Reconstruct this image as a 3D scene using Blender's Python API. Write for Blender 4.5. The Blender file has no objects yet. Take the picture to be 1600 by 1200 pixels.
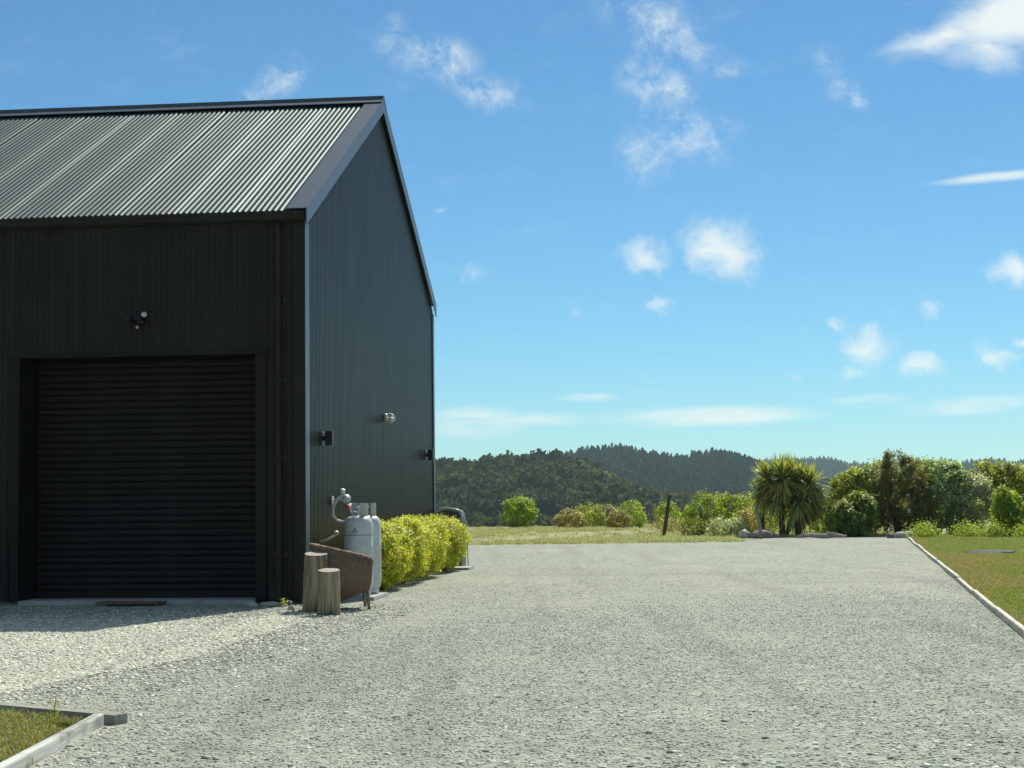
import bpy, bmesh, math, random
import numpy as np
from mathutils import Matrix, Vector

R = math.radians
rng = np.random.default_rng(7)
random.seed(7)
SC = bpy.context.scene
COL = SC.collection

# ------------------------------------------------------------------ camera
CAM_H = 1.25
pitch, roll = 0.0693, -0.0115
F = Vector((0, math.cos(pitch), math.sin(pitch)))
U0 = Vector((0, -math.sin(pitch), math.cos(pitch)))
X0 = Vector((1, 0, 0))
RX = X0 * math.cos(roll) + U0 * math.sin(roll)
UP = U0 * math.cos(roll) - X0 * math.sin(roll)
cam_data = bpy.data.cameras.new('camera')
cam_data.sensor_width = 36.0
cam_data.lens = 58.344
cam_data.clip_start = 0.1
cam_data.clip_end = 20000
cam = bpy.data.objects.new('camera', cam_data)
COL.objects.link(cam)
cam.matrix_world = Matrix(((RX.x, UP.x, -F.x, 0), (RX.y, UP.y, -F.y, 0), (RX.z, UP.z, -F.z, CAM_H), (0, 0, 0, 1)))
SC.camera = cam

# ------------------------------------------------------------------ exposure and render settings
SC.view_settings.view_transform = 'Standard'
SC.view_settings.look = 'None'
SC.view_settings.exposure = 0.3
SC.view_settings.gamma = 1.0
SC.view_settings.use_curve_mapping = False
SC.render.engine = 'CYCLES'
SC.cycles.use_denoising = True
SC.cycles.max_bounces = 5
SC.cycles.diffuse_bounces = 2
SC.cycles.glossy_bounces = 3
SC.cycles.transmission_bounces = 4
SC.cycles.transparent_max_bounces = 6
SC.cycles.volume_bounces = 0
SC.cycles.use_adaptive_sampling = True
SC.cycles.adaptive_threshold = 0.02

# ------------------------------------------------------------------ sun
SUN_AZ, SUN_EL = R(22), R(48)            # azimuth from +Y towards +X
to_sun = Vector((math.sin(SUN_AZ) * math.cos(SUN_EL), math.cos(SUN_AZ) * math.cos(SUN_EL), math.sin(SUN_EL)))
sun_data = bpy.data.lights.new('sun', 'SUN')
sun_data.energy = 5.0
sun_data.angle = R(0.53)
sun_data.color = (1.0, 0.97, 0.86)
sun = bpy.data.objects.new('sun', sun_data)
COL.objects.link(sun)
sun.rotation_euler = to_sun.to_track_quat('Z', 'Y').to_euler()
sun.location = (20, 60, 60)

# ------------------------------------------------------------------ sky with scattered clouds
# cloud = (direction x/y, direction z/y, half width, half height, turn in degrees, density)
PUFFS = [(0.1292,0.1505,0.0262,0.0193,-25,1.0), (0.0833,0.1472,0.0193,0.0108,0,0.8), (0.0859,0.1198,0.0123,0.0085,0,0.55), (0.2151,0.0902,0.0201,0.0108,-8,0.9), (0.2476,0.0770,0.0162,0.0085,-10,0.75), (0.1961,0.1041,0.0100,0.0054,0,0.6), (0.2097,0.0755,0.0116,0.0039,0,0.45), (0.2525,0.1104,0.0116,0.0077,-25,0.55), (0.3055,0.1328,0.0162,0.0123,0,1), (0.2905,0.0855,0.0154,0.0085,0,0.7), (0.3063,0.0962,0.0085,0.0039,0,0.7), (0.0412,0.1129,0.0077,0.0054,0,0.35), (0.1702,0.0733,0.0077,0.0039,0,0.3), (-0.0206,0.1378,0.0116,0.0062,0,0.4), (-0.0416,0.1792,0.0100,0.0031,0,0.45)]
WISPS = [(0.2094,0.2455,0.0150,0.0110,-20,0.9), (0.1962,0.2655,0.0150,0.0130,-30,0.5), (0.1354,0.2610,0.0170,0.0080,10,0.6), (0.0908,0.2880,0.0480,0.0230,-35,0.8), (0.0921,0.2528,0.0280,0.0230,-30,0.85), (0.1072,0.2209,0.0370,0.0210,-10,0.85), (0.0836,0.2093,0.0200,0.0210,60,0.7), (-0.0428,0.2683,0.0300,0.0180,-15,1.0), (-0.0116,0.2480,0.0280,0.0130,-20,0.8), (-0.0721,0.2846,0.0200,0.0110,50,0.6), (-0.1388,0.2575,0.0210,0.0140,40,0.8), (-0.1565,0.2478,0.0160,0.0090,20,0.6)]
BANKS = [(0.2720,0.2800,0.0480,0.0110,14,0.9), (0.3060,0.2890,0.0480,0.0200,16,1.2), (0.2930,0.2740,0.0300,0.0120,-25,0.8), (0.3300,0.3000,0.0500,0.0300,16,1.3)]
STREAKS = [(0.2977,0.1918,0.0424,0.0034,4,0.6), (0.1156,0.0487,0.0700,0.0062,0,0.8), (0.0463,0.0611,0.0190,0.0027,0,0.7), (-0.0234,0.0465,0.0330,0.0100,0,0.75), (0.2162,0.0572,0.0260,0.0042,3,0.7), (0.2702,0.0539,0.0420,0.0058,2,0.9), (0.0113,0.0480,0.0420,0.0050,0,0.5)]

world = bpy.data.worlds.new('World')
SC.world = world
world.use_nodes = True
NT = world.node_tree
NT.nodes.clear()


def wn(kind, **kw):
    n = NT.nodes.new(kind)
    for k, v in kw.items():
        setattr(n, k, v)
    return n


def wl(a, b):
    NT.links.new(a, b)


def wmath(op, a, b=None, c=None, clamp=False):
    n = wn('ShaderNodeMath', operation=op, use_clamp=clamp)
    for i, v in enumerate((a, b, c)):
        if v is None:
            continue
        if isinstance(v, (int, float)):
            n.inputs[i].default_value = v
        else:
            wl(v, n.inputs[i])
    return n.outputs[0]


sky = wn('ShaderNodeTexSky', sky_type='NISHITA', sun_disc=False)
sky.sun_elevation = SUN_EL
sky.sun_rotation = SUN_AZ
sky.altitude = 700
sky.air_density = 1.0
sky.dust_density = 0.05
sky.ozone_density = 2.4
coord = wn('ShaderNodeTexCoord')
sep = wn('ShaderNodeSeparateXYZ')
wl(coord.outputs['Generated'], sep.inputs[0])
ysafe = wmath('MAXIMUM', sep.outputs['Y'], 0.02)
u = wmath('DIVIDE', sep.outputs['X'], ysafe)
v = wmath('DIVIDE', sep.outputs['Z'], ysafe)
uv = wn('ShaderNodeCombineXYZ')
wl(u, uv.inputs[0]); wl(v, uv.inputs[1])


def wnoise(vec, scale, detail, rough, dist=0.0, stretch=None):
    if stretch:
        m = wn('ShaderNodeMapping'); m.inputs['Scale'].default_value = stretch
        wl(vec, m.inputs[0]); vec = m.outputs[0]
    n = wn('ShaderNodeTexNoise')
    n.inputs['Scale'].default_value = scale; n.inputs['Detail'].default_value = detail
    n.inputs['Roughness'].default_value = rough; n.inputs['Distortion'].default_value = dist
    wl(vec, n.inputs['Vector'])
    return n


def warp(vec, scale, amount, detail=4):
    n = wnoise(vec, scale, detail, 0.6)
    sub = wn('ShaderNodeVectorMath', operation='SUBTRACT'); sub.inputs[1].default_value = (0.5, 0.5, 0.5)
    wl(n.outputs['Color'], sub.inputs[0])
    sc = wn('ShaderNodeVectorMath', operation='SCALE'); sc.inputs['Scale'].default_value = amount
    wl(sub.outputs[0], sc.inputs[0])
    ad = wn('ShaderNodeVectorMath', operation='ADD')
    wl(vec, ad.inputs[0]); wl(sc.outputs[0], ad.inputs[1])
    fl = wn('ShaderNodeVectorMath', operation='MULTIPLY'); fl.inputs[1].default_value = (1, 1, 0)
    wl(ad.outputs[0], fl.inputs[0])
    return fl.outputs[0]


def cloud_field(vec, clouds):
    total = None
    for (cu, cv, a, b, turn, dens) in clouds:
        m = wn('ShaderNodeMapping', vector_type='TEXTURE')
        m.inputs['Location'].default_value = (cu, cv, 0)
        m.inputs['Rotation'].default_value = (0, 0, R(turn))
        m.inputs['Scale'].default_value = (a * 1.25, b * 1.25, 1)
        wl(vec, m.inputs[0])
        le = wn('ShaderNodeVectorMath', operation='LENGTH')
        wl(m.outputs[0], le.inputs[0])
        k = wmath('MULTIPLY', wmath('SUBTRACT', 1.0, le.outputs['Value'], clamp=True), dens)
        total = k if total is None else wmath('MAXIMUM', total, k)
    return total


def band(val, lo, hi, out=1.0):
    n = wn('ShaderNodeMapRange', interpolation_type='SMOOTHSTEP')
    n.inputs['From Min'].default_value = lo; n.inputs['From Max'].default_value = hi
    n.inputs['To Max'].default_value = out
    wl(val, n.inputs['Value'])
    return n.outputs[0]


puff_vec = warp(warp(uv.outputs[0], 30, 0.020, 1), 85, 0.012, 3)
wisp_vec = warp(uv.outputs[0], 26, 0.022, 5)
bank_vec = warp(uv.outputs[0], 20, 0.016, 5)
streak_vec = warp(uv.outputs[0], 10, 0.008, 4)
puff_n = wnoise(puff_vec, 80, 5, 0.66)
wisp_n = wnoise(wisp_vec, 50, 6, 0.70, 0.1)
streak_n = wnoise(uv.outputs[0], 30, 5, 0.6, 0, (0.35, 2.2, 1))
puff = band(wmath('ADD', cloud_field(puff_vec, PUFFS), wmath('MULTIPLY', wmath('SUBTRACT', puff_n.outputs['Fac'], 0.5), 0.85)), 0.06, 0.98, 0.88)
wf = cloud_field(wisp_vec, WISPS)
wisp = wmath('MULTIPLY', band(wf, 0.0, 0.75), band(wisp_n.outputs['Fac'], 0.34, 0.84, 0.85), clamp=True)
bank_n = wnoise(bank_vec, 30, 6, 0.66, 0, (0.6, 1.6, 1))
bank = band(wmath('ADD', cloud_field(bank_vec, BANKS), wmath('MULTIPLY', wmath('SUBTRACT', bank_n.outputs['Fac'], 0.5), 0.9)), 0.02, 0.95, 0.93)
wisp = wmath('MAXIMUM', wisp, bank)
sf = cloud_field(streak_vec, STREAKS)
streak = wmath('MULTIPLY', band(sf, 0.0, 0.5), band(streak_n.outputs['Fac'], 0.25, 0.65, 0.75))
# broken cloud added outside the view, its cover raised to whiten the shade
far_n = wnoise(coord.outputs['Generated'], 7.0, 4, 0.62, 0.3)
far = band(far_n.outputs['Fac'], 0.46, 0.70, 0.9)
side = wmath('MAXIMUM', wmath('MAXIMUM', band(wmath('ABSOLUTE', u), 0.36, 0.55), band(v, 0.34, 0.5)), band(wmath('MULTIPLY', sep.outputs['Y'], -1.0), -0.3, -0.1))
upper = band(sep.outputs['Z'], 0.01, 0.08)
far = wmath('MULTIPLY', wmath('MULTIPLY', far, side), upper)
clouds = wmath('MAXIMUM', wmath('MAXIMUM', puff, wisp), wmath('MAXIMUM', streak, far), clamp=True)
tint = wn('ShaderNodeMix', data_type='RGBA', blend_type='MULTIPLY')
tint.inputs['Factor'].default_value = 1.0
tint.inputs['B'].default_value = (0.585, 0.965, 1.12, 1)
wl(sky.outputs[0], tint.inputs['A'])
mixc = wn('ShaderNodeMix', data_type='RGBA')
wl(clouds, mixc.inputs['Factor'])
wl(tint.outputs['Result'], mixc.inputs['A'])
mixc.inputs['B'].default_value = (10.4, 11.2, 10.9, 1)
bg = wn('ShaderNodeBackground')
bg.inputs['Strength'].default_value = 0.070
wl(mixc.outputs['Result'], bg.inputs['Color'])
outw = wn('ShaderNodeOutputWorld')
wl(bg.outputs[0], outw.inputs['Surface'])
world.cycles.sampling_method = 'NONE'

# ------------------------------------------------------------------ materials
MATS = {}


class MatBuilder:
    def __init__(self, name):
        self.m = bpy.data.materials.new(name)
        self.m.use_nodes = True
        self.t = self.m.node_tree
        self.t.nodes.clear()
        self.out = self.t.nodes.new('ShaderNodeOutputMaterial')
        MATS[name] = self.m

    def n(self, kind, **kw):
        nd = self.t.nodes.new(kind)
        for k, v_ in kw.items():
            setattr(nd, k, v_)
        return nd

    def l(self, a, b):
        self.t.links.new(a, b)

    def put(self, sock, val):
        if isinstance(val, (int, float)):
            sock.default_value = val
        elif isinstance(val, tuple):
            sock.default_value = (*val, 1) if len(val) == 3 and sock.type == 'RGBA' else val
        else:
            self.l(val, sock)

    def obj(self):
        return self.n('ShaderNodeTexCoord').outputs['Object']

    def world(self):
        return self.n('ShaderNodeNewGeometry').outputs['Position']

    def mapped(self, vec, scale=(1, 1, 1), loc=(0, 0, 0), rot=(0, 0, 0)):
        m = self.n('ShaderNodeMapping')
        m.inputs['Scale'].default_value = scale; m.inputs['Location'].default_value = loc; m.inputs['Rotation'].default_value = rot
        self.l(vec, m.inputs[0])
        return m.outputs[0]

    def noise(self, vec, scale, detail=4, rough=0.55, dist=0.0):
        n = self.n('ShaderNodeTexNoise')
        n.inputs['Scale'].default_value = scale; n.inputs['Detail'].default_value = detail
        n.inputs['Roughness'].default_value = rough; n.inputs['Distortion'].default_value = dist
        self.l(vec, n.inputs['Vector'])
        return n.outputs['Fac']

    def voronoi(self, vec, scale, feature='F1', out='Distance'):
        n = self.n('ShaderNodeTexVoronoi', feature=feature)
        n.inputs['Scale'].default_value = scale
        self.l(vec, n.inputs['Vector'])
        return n.outputs[out]

    def ramp(self, fac, stops):
        n = self.n('ShaderNodeValToRGB')
        e = n.color_ramp.elements
        while len(e) < len(stops):
            e.new(0.5)
        for el, (p, c) in zip(e, stops):
            el.position = p; el.color = (*c, 1)
        self.l(fac, n.inputs[0])
        return n.outputs[0]

    def mix(self, fac, a, b, blend='MIX'):
        n = self.n('ShaderNodeMix', data_type='RGBA', blend_type=blend)
        self.put(n.inputs['Factor'], fac); self.put(n.inputs['A'], a); self.put(n.inputs['B'], b)
        return n.outputs['Result']

    def math(self, op, a, b=0.0, clamp=False):
        n = self.n('ShaderNodeMath', operation=op, use_clamp=clamp)
        self.put(n.inputs[0], a); self.put(n.inputs[1], b)
        return n.outputs[0]

    def range(self, val, lo, hi, a=0.0, b=1.0):
        n = self.n('ShaderNodeMapRange', interpolation_type='SMOOTHSTEP')
        for nm, x in (('From Min', lo), ('From Max', hi), ('To Min', a), ('To Max', b)):
            n.inputs[nm].default_value = x
        self.l(val, n.inputs['Value'])
        return n.outputs[0]

    def bump(self, height, strength, dist):
        n = self.n('ShaderNodeBump')
        n.inputs['Strength'].default_value = strength; n.inputs['Distance'].default_value = dist
        self.l(height, n.inputs['Height'])
        return n.outputs[0]

    def principled(self, color, rough=0.6, normal=None, metallic=0.0, spec=0.5, coat=0.0):
        p = self.n('ShaderNodeBsdfPrincipled')
        self.put(p.inputs['Base Color'], color); self.put(p.inputs['Roughness'], rough)
        p.inputs['Metallic'].default_value = metallic
        p.inputs['Specular IOR Level'].default_value = spec
        p.inputs['Coat Weight'].default_value = coat
        if normal is not None:
            self.l(normal, p.inputs['Normal'])
        return p.outputs[0]

    def done(self, shader):
        self.l(shader, self.out.inputs['Surface'])
        return self.m


def plain(name, col, rough=0.6, var=0.25, scale=8.0, metallic=0.0, spec=0.5, bump=0.0, bscale=60.0, bdist=0.004):
    b = MatBuilder(name)
    o = b.obj()
    f = b.noise(o, scale, 5, 0.6)
    lo = tuple(c * (1 - var) for c in col); hi = tuple(min(1, c * (1 + var)) for c in col)
    c = b.ramp(f, [(0.3, lo), (0.7, hi)])
    nrm = b.bump(b.noise(o, bscale, 4, 0.6), bump, bdist) if bump else None
    r = b.range(b.noise(o, scale * 1.7, 3), 0.3, 0.7, max(0.05, rough - 0.08), min(1, rough + 0.08))
    return b.done(b.principled(c, r, nrm, metallic, spec))


def steel(name, col, rough, streak=0.12, spec=0.5, wave=0.12):
    """painted steel sheet: faint vertical dust streaks and a little waviness"""
    b = MatBuilder(name)
    o = b.obj()
    s = b.noise(b.mapped(o, (7, 0.25, 7) if name == 'roof_steel' else (7, 7, 0.25)), 1.0, 5, 0.6)
    d = b.noise(o, 1.3, 4, 0.55)
    c = b.ramp(s, [(0.3, tuple(x * (1 - streak) for x in col)), (0.75, tuple(x * (1 + 2.2 * streak) for x in col))])
    c = b.mix(b.range(d, 0.45, 0.8, 0.0, 0.05), c, (0.16, 0.16, 0.14))
    zz = b.n('ShaderNodeSeparateXYZ'); b.l(o, zz.inputs[0])
    splash = b.math('MULTIPLY', b.range(zz.outputs['Z'], 0.02, 0.45, 0.13, 0.0), b.range(b.noise(b.mapped(o, (9, 9, 3)), 1.0, 5, 0.7), 0.35, 0.7))
    if name == 'wall_steel':
        c = b.mix(splash, c, (0.26, 0.25, 0.21))      # dust splashed up from the gravel
    r = rough
    nrm = b.bump(b.noise(b.mapped(o, (1.2, 1.2, 0.6)), 1.0, 2), wave, 0.02)
    if name == 'roof_steel':
        df = b.n('ShaderNodeBsdfDiffuse'); b.l(c, df.inputs['Color'])
        gl_ = b.n('ShaderNodeBsdfGlossy'); gl_.inputs['Color'].default_value = (0.66, 0.74, 0.74, 1); gl_.inputs['Roughness'].default_value = rough
        mx = b.n('ShaderNodeMixShader'); mx.inputs[0].default_value = 0.046
        b.l(df.outputs[0], mx.inputs[1]); b.l(gl_.outputs[0], mx.inputs[2])
        return b.done(mx.outputs[0])
    return b.done(b.principled(c, r, nrm, 0.0, spec))


steel('wall_steel', (0.0255, 0.0245, 0.0195), 0.35, spec=0.07, wave=0.02)
steel('roof_steel', (0.044, 0.056, 0.058), 0.47, spec=0.05, wave=0.0)
steel('flashing_steel', (0.060, 0.076, 0.092), 0.38, spec=0.45)
steel('door_steel', (0.014, 0.0135, 0.011), 0.55, spec=0.15)
plain('black_plastic', (0.008, 0.008, 0.008), 0.45, 0.2)
plain('white_plastic', (0.62, 0.63, 0.60), 0.4, 0.08)
plain('lens_glass', (0.5, 0.5, 0.47), 0.15, 0.05)
plain('concrete', (0.34, 0.35, 0.33), 0.85, 0.2, 6, bump=0.3)
plain('grey_hood', (0.05, 0.055, 0.053), 0.38, 0.15)
plain('pale_hood', (0.30, 0.31, 0.30), 0.38, 0.12)
plain('pale_pipe', (0.5, 0.5, 0.47), 0.45, 0.1)
plain('hose', (0.42, 0.43, 0.40), 0.5, 0.1)
plain('red_plastic', (0.42, 0.03, 0.035), 0.4, 0.1)
plain('blue_print', (0.05, 0.13, 0.26), 0.5, 0.2)
plain('dark_print', (0.10, 0.12, 0.12), 0.6, 0.2)
plain('doormat', (0.17, 0.095, 0.045), 0.95, 0.4, 30, bump=0.6)
plain('chair_leg_wood', (0.20, 0.15, 0.10), 0.7, 0.25, 14)
plain('rock', (0.20, 0.19, 0.165), 0.9, 0.3, 5, bump=0.7, bscale=14, bdist=0.03)
plain('pale_rock', (0.42, 0.40, 0.34), 0.9, 0.2, 5, bump=0.7, bscale=14, bdist=0.03)
plain('dark_gravel', (0.085, 0.08, 0.068), 0.95, 0.35, 20, bump=0.9, bscale=25, bdist=0.03)
plain('bark', (0.085, 0.066, 0.048), 0.9, 0.35, 12, bump=0.7, bscale=30, bdist=0.02)
plain('pale_bark', (0.24, 0.22, 0.18), 0.9, 0.3, 12, bump=0.6, bscale=30, bdist=0.02)
plain('forest_floor', (0.022, 0.026, 0.014), 0.95, 0.3, 0.05)


def galvanised(name, col):
    b = MatBuilder(name)
    o = b.obj()
    c = b.ramp(b.noise(o, 9, 6, 0.7), [(0.3, tuple(x * 0.82 for x in col)), (0.7, tuple(x * 1.08 for x in col))])
    scuff = b.range(b.noise(b.mapped(o, (14, 14, 3)), 1.0, 6, 0.7), 0.62, 0.72)
    c = b.mix(b.math('MULTIPLY', scuff, 0.5), c, (0.16, 0.15, 0.13))
    return b.done(b.principled(c, 0.42, None, 0.15, 0.5))


galvanised('cylinder_paint', (0.50, 0.53, 0.52))
galvanised('collar_paint', (0.40, 0.44, 0.42))


def timber(name, dark, light, axis=2, scale=1.0, rough=0.85, knots=True):
    """weathered timber with grain along one local axis"""
    b = MatBuilder(name)
    o = b.obj()
    s = [26 * scale] * 3; s[axis] = 1.4 * scale
    g = b.noise(b.mapped(o, tuple(s)), 1.0, 6, 0.65, 0.4)
    c = b.ramp(g, [(0.32, dark), (0.62, light)])
    blot = b.range(b.noise(o, 4.5, 4), 0.5, 0.72, 0.0, 0.55)
    c = b.mix(blot, c, tuple(x * 0.45 for x in dark))
    s2 = [60 * scale] * 3; s2[axis] = 2.0 * scale
    crack = b.noise(b.mapped(o, tuple(s2)), 1.0, 3, 0.6)
    nrm = b.bump(crack, 0.6, 0.006)
    return b.done(b.principled(c, rough, nrm, 0, 0.2))


timber('weathered_log', (0.075, 0.058, 0.035), (0.36, 0.30, 0.20))
timber('white_timber', (0.20, 0.20, 0.18), (0.62, 0.62, 0.57), axis=1, scale=0.8)
timber('edge_timber', (0.34, 0.32, 0.25), (0.70, 0.67, 0.56), axis=1)
timber('grey_timber', (0.20, 0.195, 0.16), (0.36, 0.35, 0.29), axis=0)
timber('post_timber', (0.05, 0.042, 0.03), (0.13, 0.11, 0.085))
timber('driftwood', (0.25, 0.22, 0.18), (0.46, 0.42, 0.35))


def wicker():
    b = MatBuilder('wicker')
    o = b.obj()
    w1 = b.n('ShaderNodeTexWave', wave_type='BANDS', bands_direction='Z')
    w1.inputs['Scale'].default_value = 22; w1.inputs['Distortion'].default_value = 1.0; w1.inputs['Detail'].default_value = 2
    b.l(o, w1.inputs['Vector'])
    w2 = b.n('ShaderNodeTexWave', wave_type='BANDS', bands_direction='X')
    w2.inputs['Scale'].default_value = 12; w2.inputs['Distortion'].default_value = 1.2
    b.l(o, w2.inputs['Vector'])
    h = b.math('MULTIPLY', w1.outputs['Fac'], w2.outputs['Fac'])
    c = b.ramp(b.noise(o, 34, 5, 0.7), [(0.3, (0.13, 0.085, 0.058)), (0.55, (0.27, 0.185, 0.13)), (0.75, (0.44, 0.33, 0.24))])
    c = b.mix(0.4, c, b.ramp(h, [(0.0, (0.02, 0.013, 0.009)), (0.5, (0.34, 0.24, 0.17))]))
    return b.done(b.principled(c, 0.8, b.bump(h, 0.8, 0.01), 0, 0.3))


wicker()


def leaf_mat(name, col, trans=0.45, rough=0.5, tcol=None, spec=0.4):
    """leaf: each one its own tone from the mesh attribute, light passes through"""
    b = MatBuilder(name)
    a = b.n('ShaderNodeAttribute', attribute_name='tone')
    base = b.mix(1.0, col, a.outputs['Color'], 'MULTIPLY')
    p = b.principled(base, rough, None, 0, spec)
    t = b.n('ShaderNodeBsdfTranslucent')
    tc = b.mix(1.0, tcol or tuple(min(1, c * k) for c, k in zip(col, (1.35, 1.5, 0.8))), a.outputs['Color'], 'MULTIPLY')
    b.l(tc, t.inputs['Color'])
    mx = b.n('ShaderNodeMixShader')
    mx.inputs[0].default_value = trans
    b.l(p, mx.inputs[1]); b.l(t.outputs[0], mx.inputs[2])
    return b.done(mx.outputs[0])


leaf_mat('leaf_hedge', (0.50, 0.49, 0.06), 0.4, 0.45)
leaf_mat('leaf_lime', (0.30, 0.36, 0.045), 0.45)
leaf_mat('leaf_olive', (0.33, 0.345, 0.065), 0.48)
leaf_mat('leaf_green', (0.22, 0.27, 0.065), 0.44)
leaf_mat('leaf_silver', (0.38, 0.45, 0.22), 0.42)
leaf_mat('leaf_grey', (0.44, 0.45, 0.28), 0.42)
leaf_mat('leaf_brown', (0.23, 0.215, 0.075), 0.45)
leaf_mat('leaf_straw', (0.42, 0.34, 0.13), 0.35)
leaf_mat('leaf_sword', (0.37, 0.375, 0.13), 0.40, 0.38)
leaf_mat('leaf_dead', (0.30, 0.20, 0.10), 0.25, 0.7)
leaf_mat('leaf_bush', (0.056, 0.066, 0.030), 0.25, 0.8, spec=0.03)
leaf_mat('leaf_pine', (0.026, 0.046, 0.026), 0.15, 0.85, spec=0.03)
leaf_mat('blade', (0.22, 0.245, 0.05), 0.4, 0.55)
leaf_mat('blade_dry', (0.32, 0.275, 0.10), 0.30, 0.6)
leaf_mat('blade_field', (0.38, 0.37, 0.18), 0.35, 0.6)

# ground: stones, lawn, field -------------------------------------------------
GREYS = [(0.0, (0.185, 0.20, 0.155)), (0.2, (0.36, 0.385, 0.305)), (0.5, (0.53, 0.565, 0.45)), (0.8, (0.66, 0.69, 0.555)), (1.0, (0.82, 0.83, 0.68))]
SHEET_GREYS = [(p_, tuple(c * 0.58 for c in k)) for p_, k in GREYS]


def gravel_sheet(name='gravel', lift=1.0):
    b = MatBuilder(name)
    w = b.world()
    jig = b.n('ShaderNodeVectorMath', operation='ADD')
    nz = b.n('ShaderNodeTexNoise'); nz.inputs['Scale'].default_value = 30
    b.l(w, nz.inputs['Vector'])
    sc = b.n('ShaderNodeVectorMath', operation='SCALE'); sc.inputs['Scale'].default_value = 0.012
    b.l(nz.outputs['Color'], sc.inputs[0]); b.l(w, jig.inputs[0]); b.l(sc.outputs[0], jig.inputs[1])
    cell = b.n('ShaderNodeTexVoronoi'); cell.inputs['Scale'].default_value = 42
    b.l(jig.outputs[0], cell.inputs['Vector'])
    sepc = b.n('ShaderNodeSeparateColor'); b.l(cell.outputs['Color'], sepc.inputs[0])
    c = b.ramp(sepc.outputs[0], SHEET_GREYS)
    big = b.n('ShaderNodeTexVoronoi'); big.inputs['Scale'].default_value = 13
    b.l(jig.outputs[0], big.inputs['Vector'])
    sepb = b.n('ShaderNodeSeparateColor'); b.l(big.outputs['Color'], sepb.inputs[0])
    c = b.mix(0.30, c, b.ramp(sepb.outputs[1], SHEET_GREYS))
    # fines between the stones, packed wheel runs, and silty patches
    grit = b.noise(w, 2.2, 5, 0.6)
    c = b.mix(b.range(grit, 0.50, 0.72, 0.0, 0.45), c, (0.21, 0.21, 0.17))
    pale = b.noise(b.mapped(w, (0.5, 0.22, 1), rot=(0, 0, -0.15)), 1.0, 5, 0.6)
    c = b.mix(b.range(pale, 0.46, 0.66, 0.0, 0.35), c, (0.42, 0.42, 0.33))
    silt = b.noise(b.mapped(w, (0.9, 0.5, 1), (3.3, 1.7, 0)), 1.0, 6, 0.65)
    c = b.mix(b.range(silt, 0.64, 0.72, 0.0, 0.5), c, (0.31, 0.26, 0.15))
    run = b.noise(b.mapped(w, (1.5, 0.07, 1), rot=(0, 0, 0.21)), 1.0, 3, 0.5)
    c = b.mix(b.range(run, 0.52, 0.66, 0.0, 0.28), c, (0.17, 0.175, 0.15))
    arc = b.noise(b.mapped(w, (0.06, 0.9, 1)), 1.0, 4, 0.6)
    c = b.mix(b.range(arc, 0.54, 0.70, 0.0, 0.30), c, (0.16, 0.165, 0.14))
    mott = b.noise(w, 9.0, 6, 0.75)
    c = b.mix(b.range(mott, 0.40, 0.62, 0.0, 0.38), c, b.mix(1.0, c, (0.55, 0.56, 0.54), 'MULTIPLY'))
    h = b.math('SUBTRACT', 1.0, cell.outputs['Distance'])
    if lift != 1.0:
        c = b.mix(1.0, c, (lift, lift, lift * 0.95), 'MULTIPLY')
    h2 = b.math('ADD', h, b.math('MULTIPLY', b.noise(w, 6, 4), 1.5))
    return b.done(b.principled(c, 0.9, b.bump(h2, 0.9, 0.012), 0, 0.25))


gravel_sheet()
gravel_sheet('apron_gravel', 1.35)  # same gravel pattern with its colours lightened


def stone_mat(name, stops):
    b = MatBuilder(name)
    oi = b.n('ShaderNodeObjectInfo')
    c = b.ramp(oi.outputs['Random'], stops)
    loc = oi.outputs['Location']
    run = b.noise(b.mapped(loc, (1.5, 0.07, 1), rot=(0, 0, 0.21)), 1.0, 3, 0.5)
    c = b.mix(b.range(run, 0.50, 0.66, 0.0, 0.55), c, b.mix(1.0, c, (0.62, 0.64, 0.62), 'MULTIPLY'))
    dusty = b.noise(b.mapped(loc, (0.5, 0.22, 1), rot=(0, 0, -0.15)), 1.0, 5, 0.6)
    c = b.mix(b.range(dusty, 0.46, 0.66, 0.0, 0.40), c, (0.66, 0.67, 0.54))
    silt = b.noise(b.mapped(loc, (0.9, 0.5, 1), (3.3, 1.7, 0)), 1.0, 6, 0.65)
    c = b.mix(b.range(silt, 0.62, 0.70, 0.0, 0.45), c, (0.44, 0.37, 0.23))
    c = b.mix(0.15, c, b.ramp(b.noise(b.obj(), 2.5, 4), [(0.3, (0.16, 0.155, 0.125)), (0.7, (0.55, 0.54, 0.44))]))
    return b.done(b.principled(c, 0.85, None, 0, 0.3))


stone_mat('stone', [(0.0, (0.12, 0.13, 0.105)), (0.18, (0.27, 0.29, 0.235)), (0.45, (0.50, 0.535, 0.43)), (0.75, (0.70, 0.73, 0.59)), (1.0, (0.90, 0.90, 0.76))])
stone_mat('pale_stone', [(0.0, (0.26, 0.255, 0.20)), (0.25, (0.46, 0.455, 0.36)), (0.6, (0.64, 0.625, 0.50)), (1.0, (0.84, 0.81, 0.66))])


def turf(name, a, b_, c_, s1, s2):
    b = MatBuilder(name)
    w = b.world()
    c = b.mix(b.range(b.noise(w, s1, 5, 0.6), 0.38, 0.62), a, b_)
    c = b.mix(b.range(b.noise(b.mapped(w, loc=(9, 4, 0)), s1 * 0.6, 5, 0.65), 0.5, 0.68), c, c_)
    f = b.noise(w, s2, 4, 0.7)
    c = b.mix(b.range(f, 0.35, 0.7, 0.0, 0.5), c, tuple(x * 0.4 for x in a))
    return b.done(b.principled(c, 0.95, b.bump(f, 0.8, 0.03), 0, 0.1))


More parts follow.
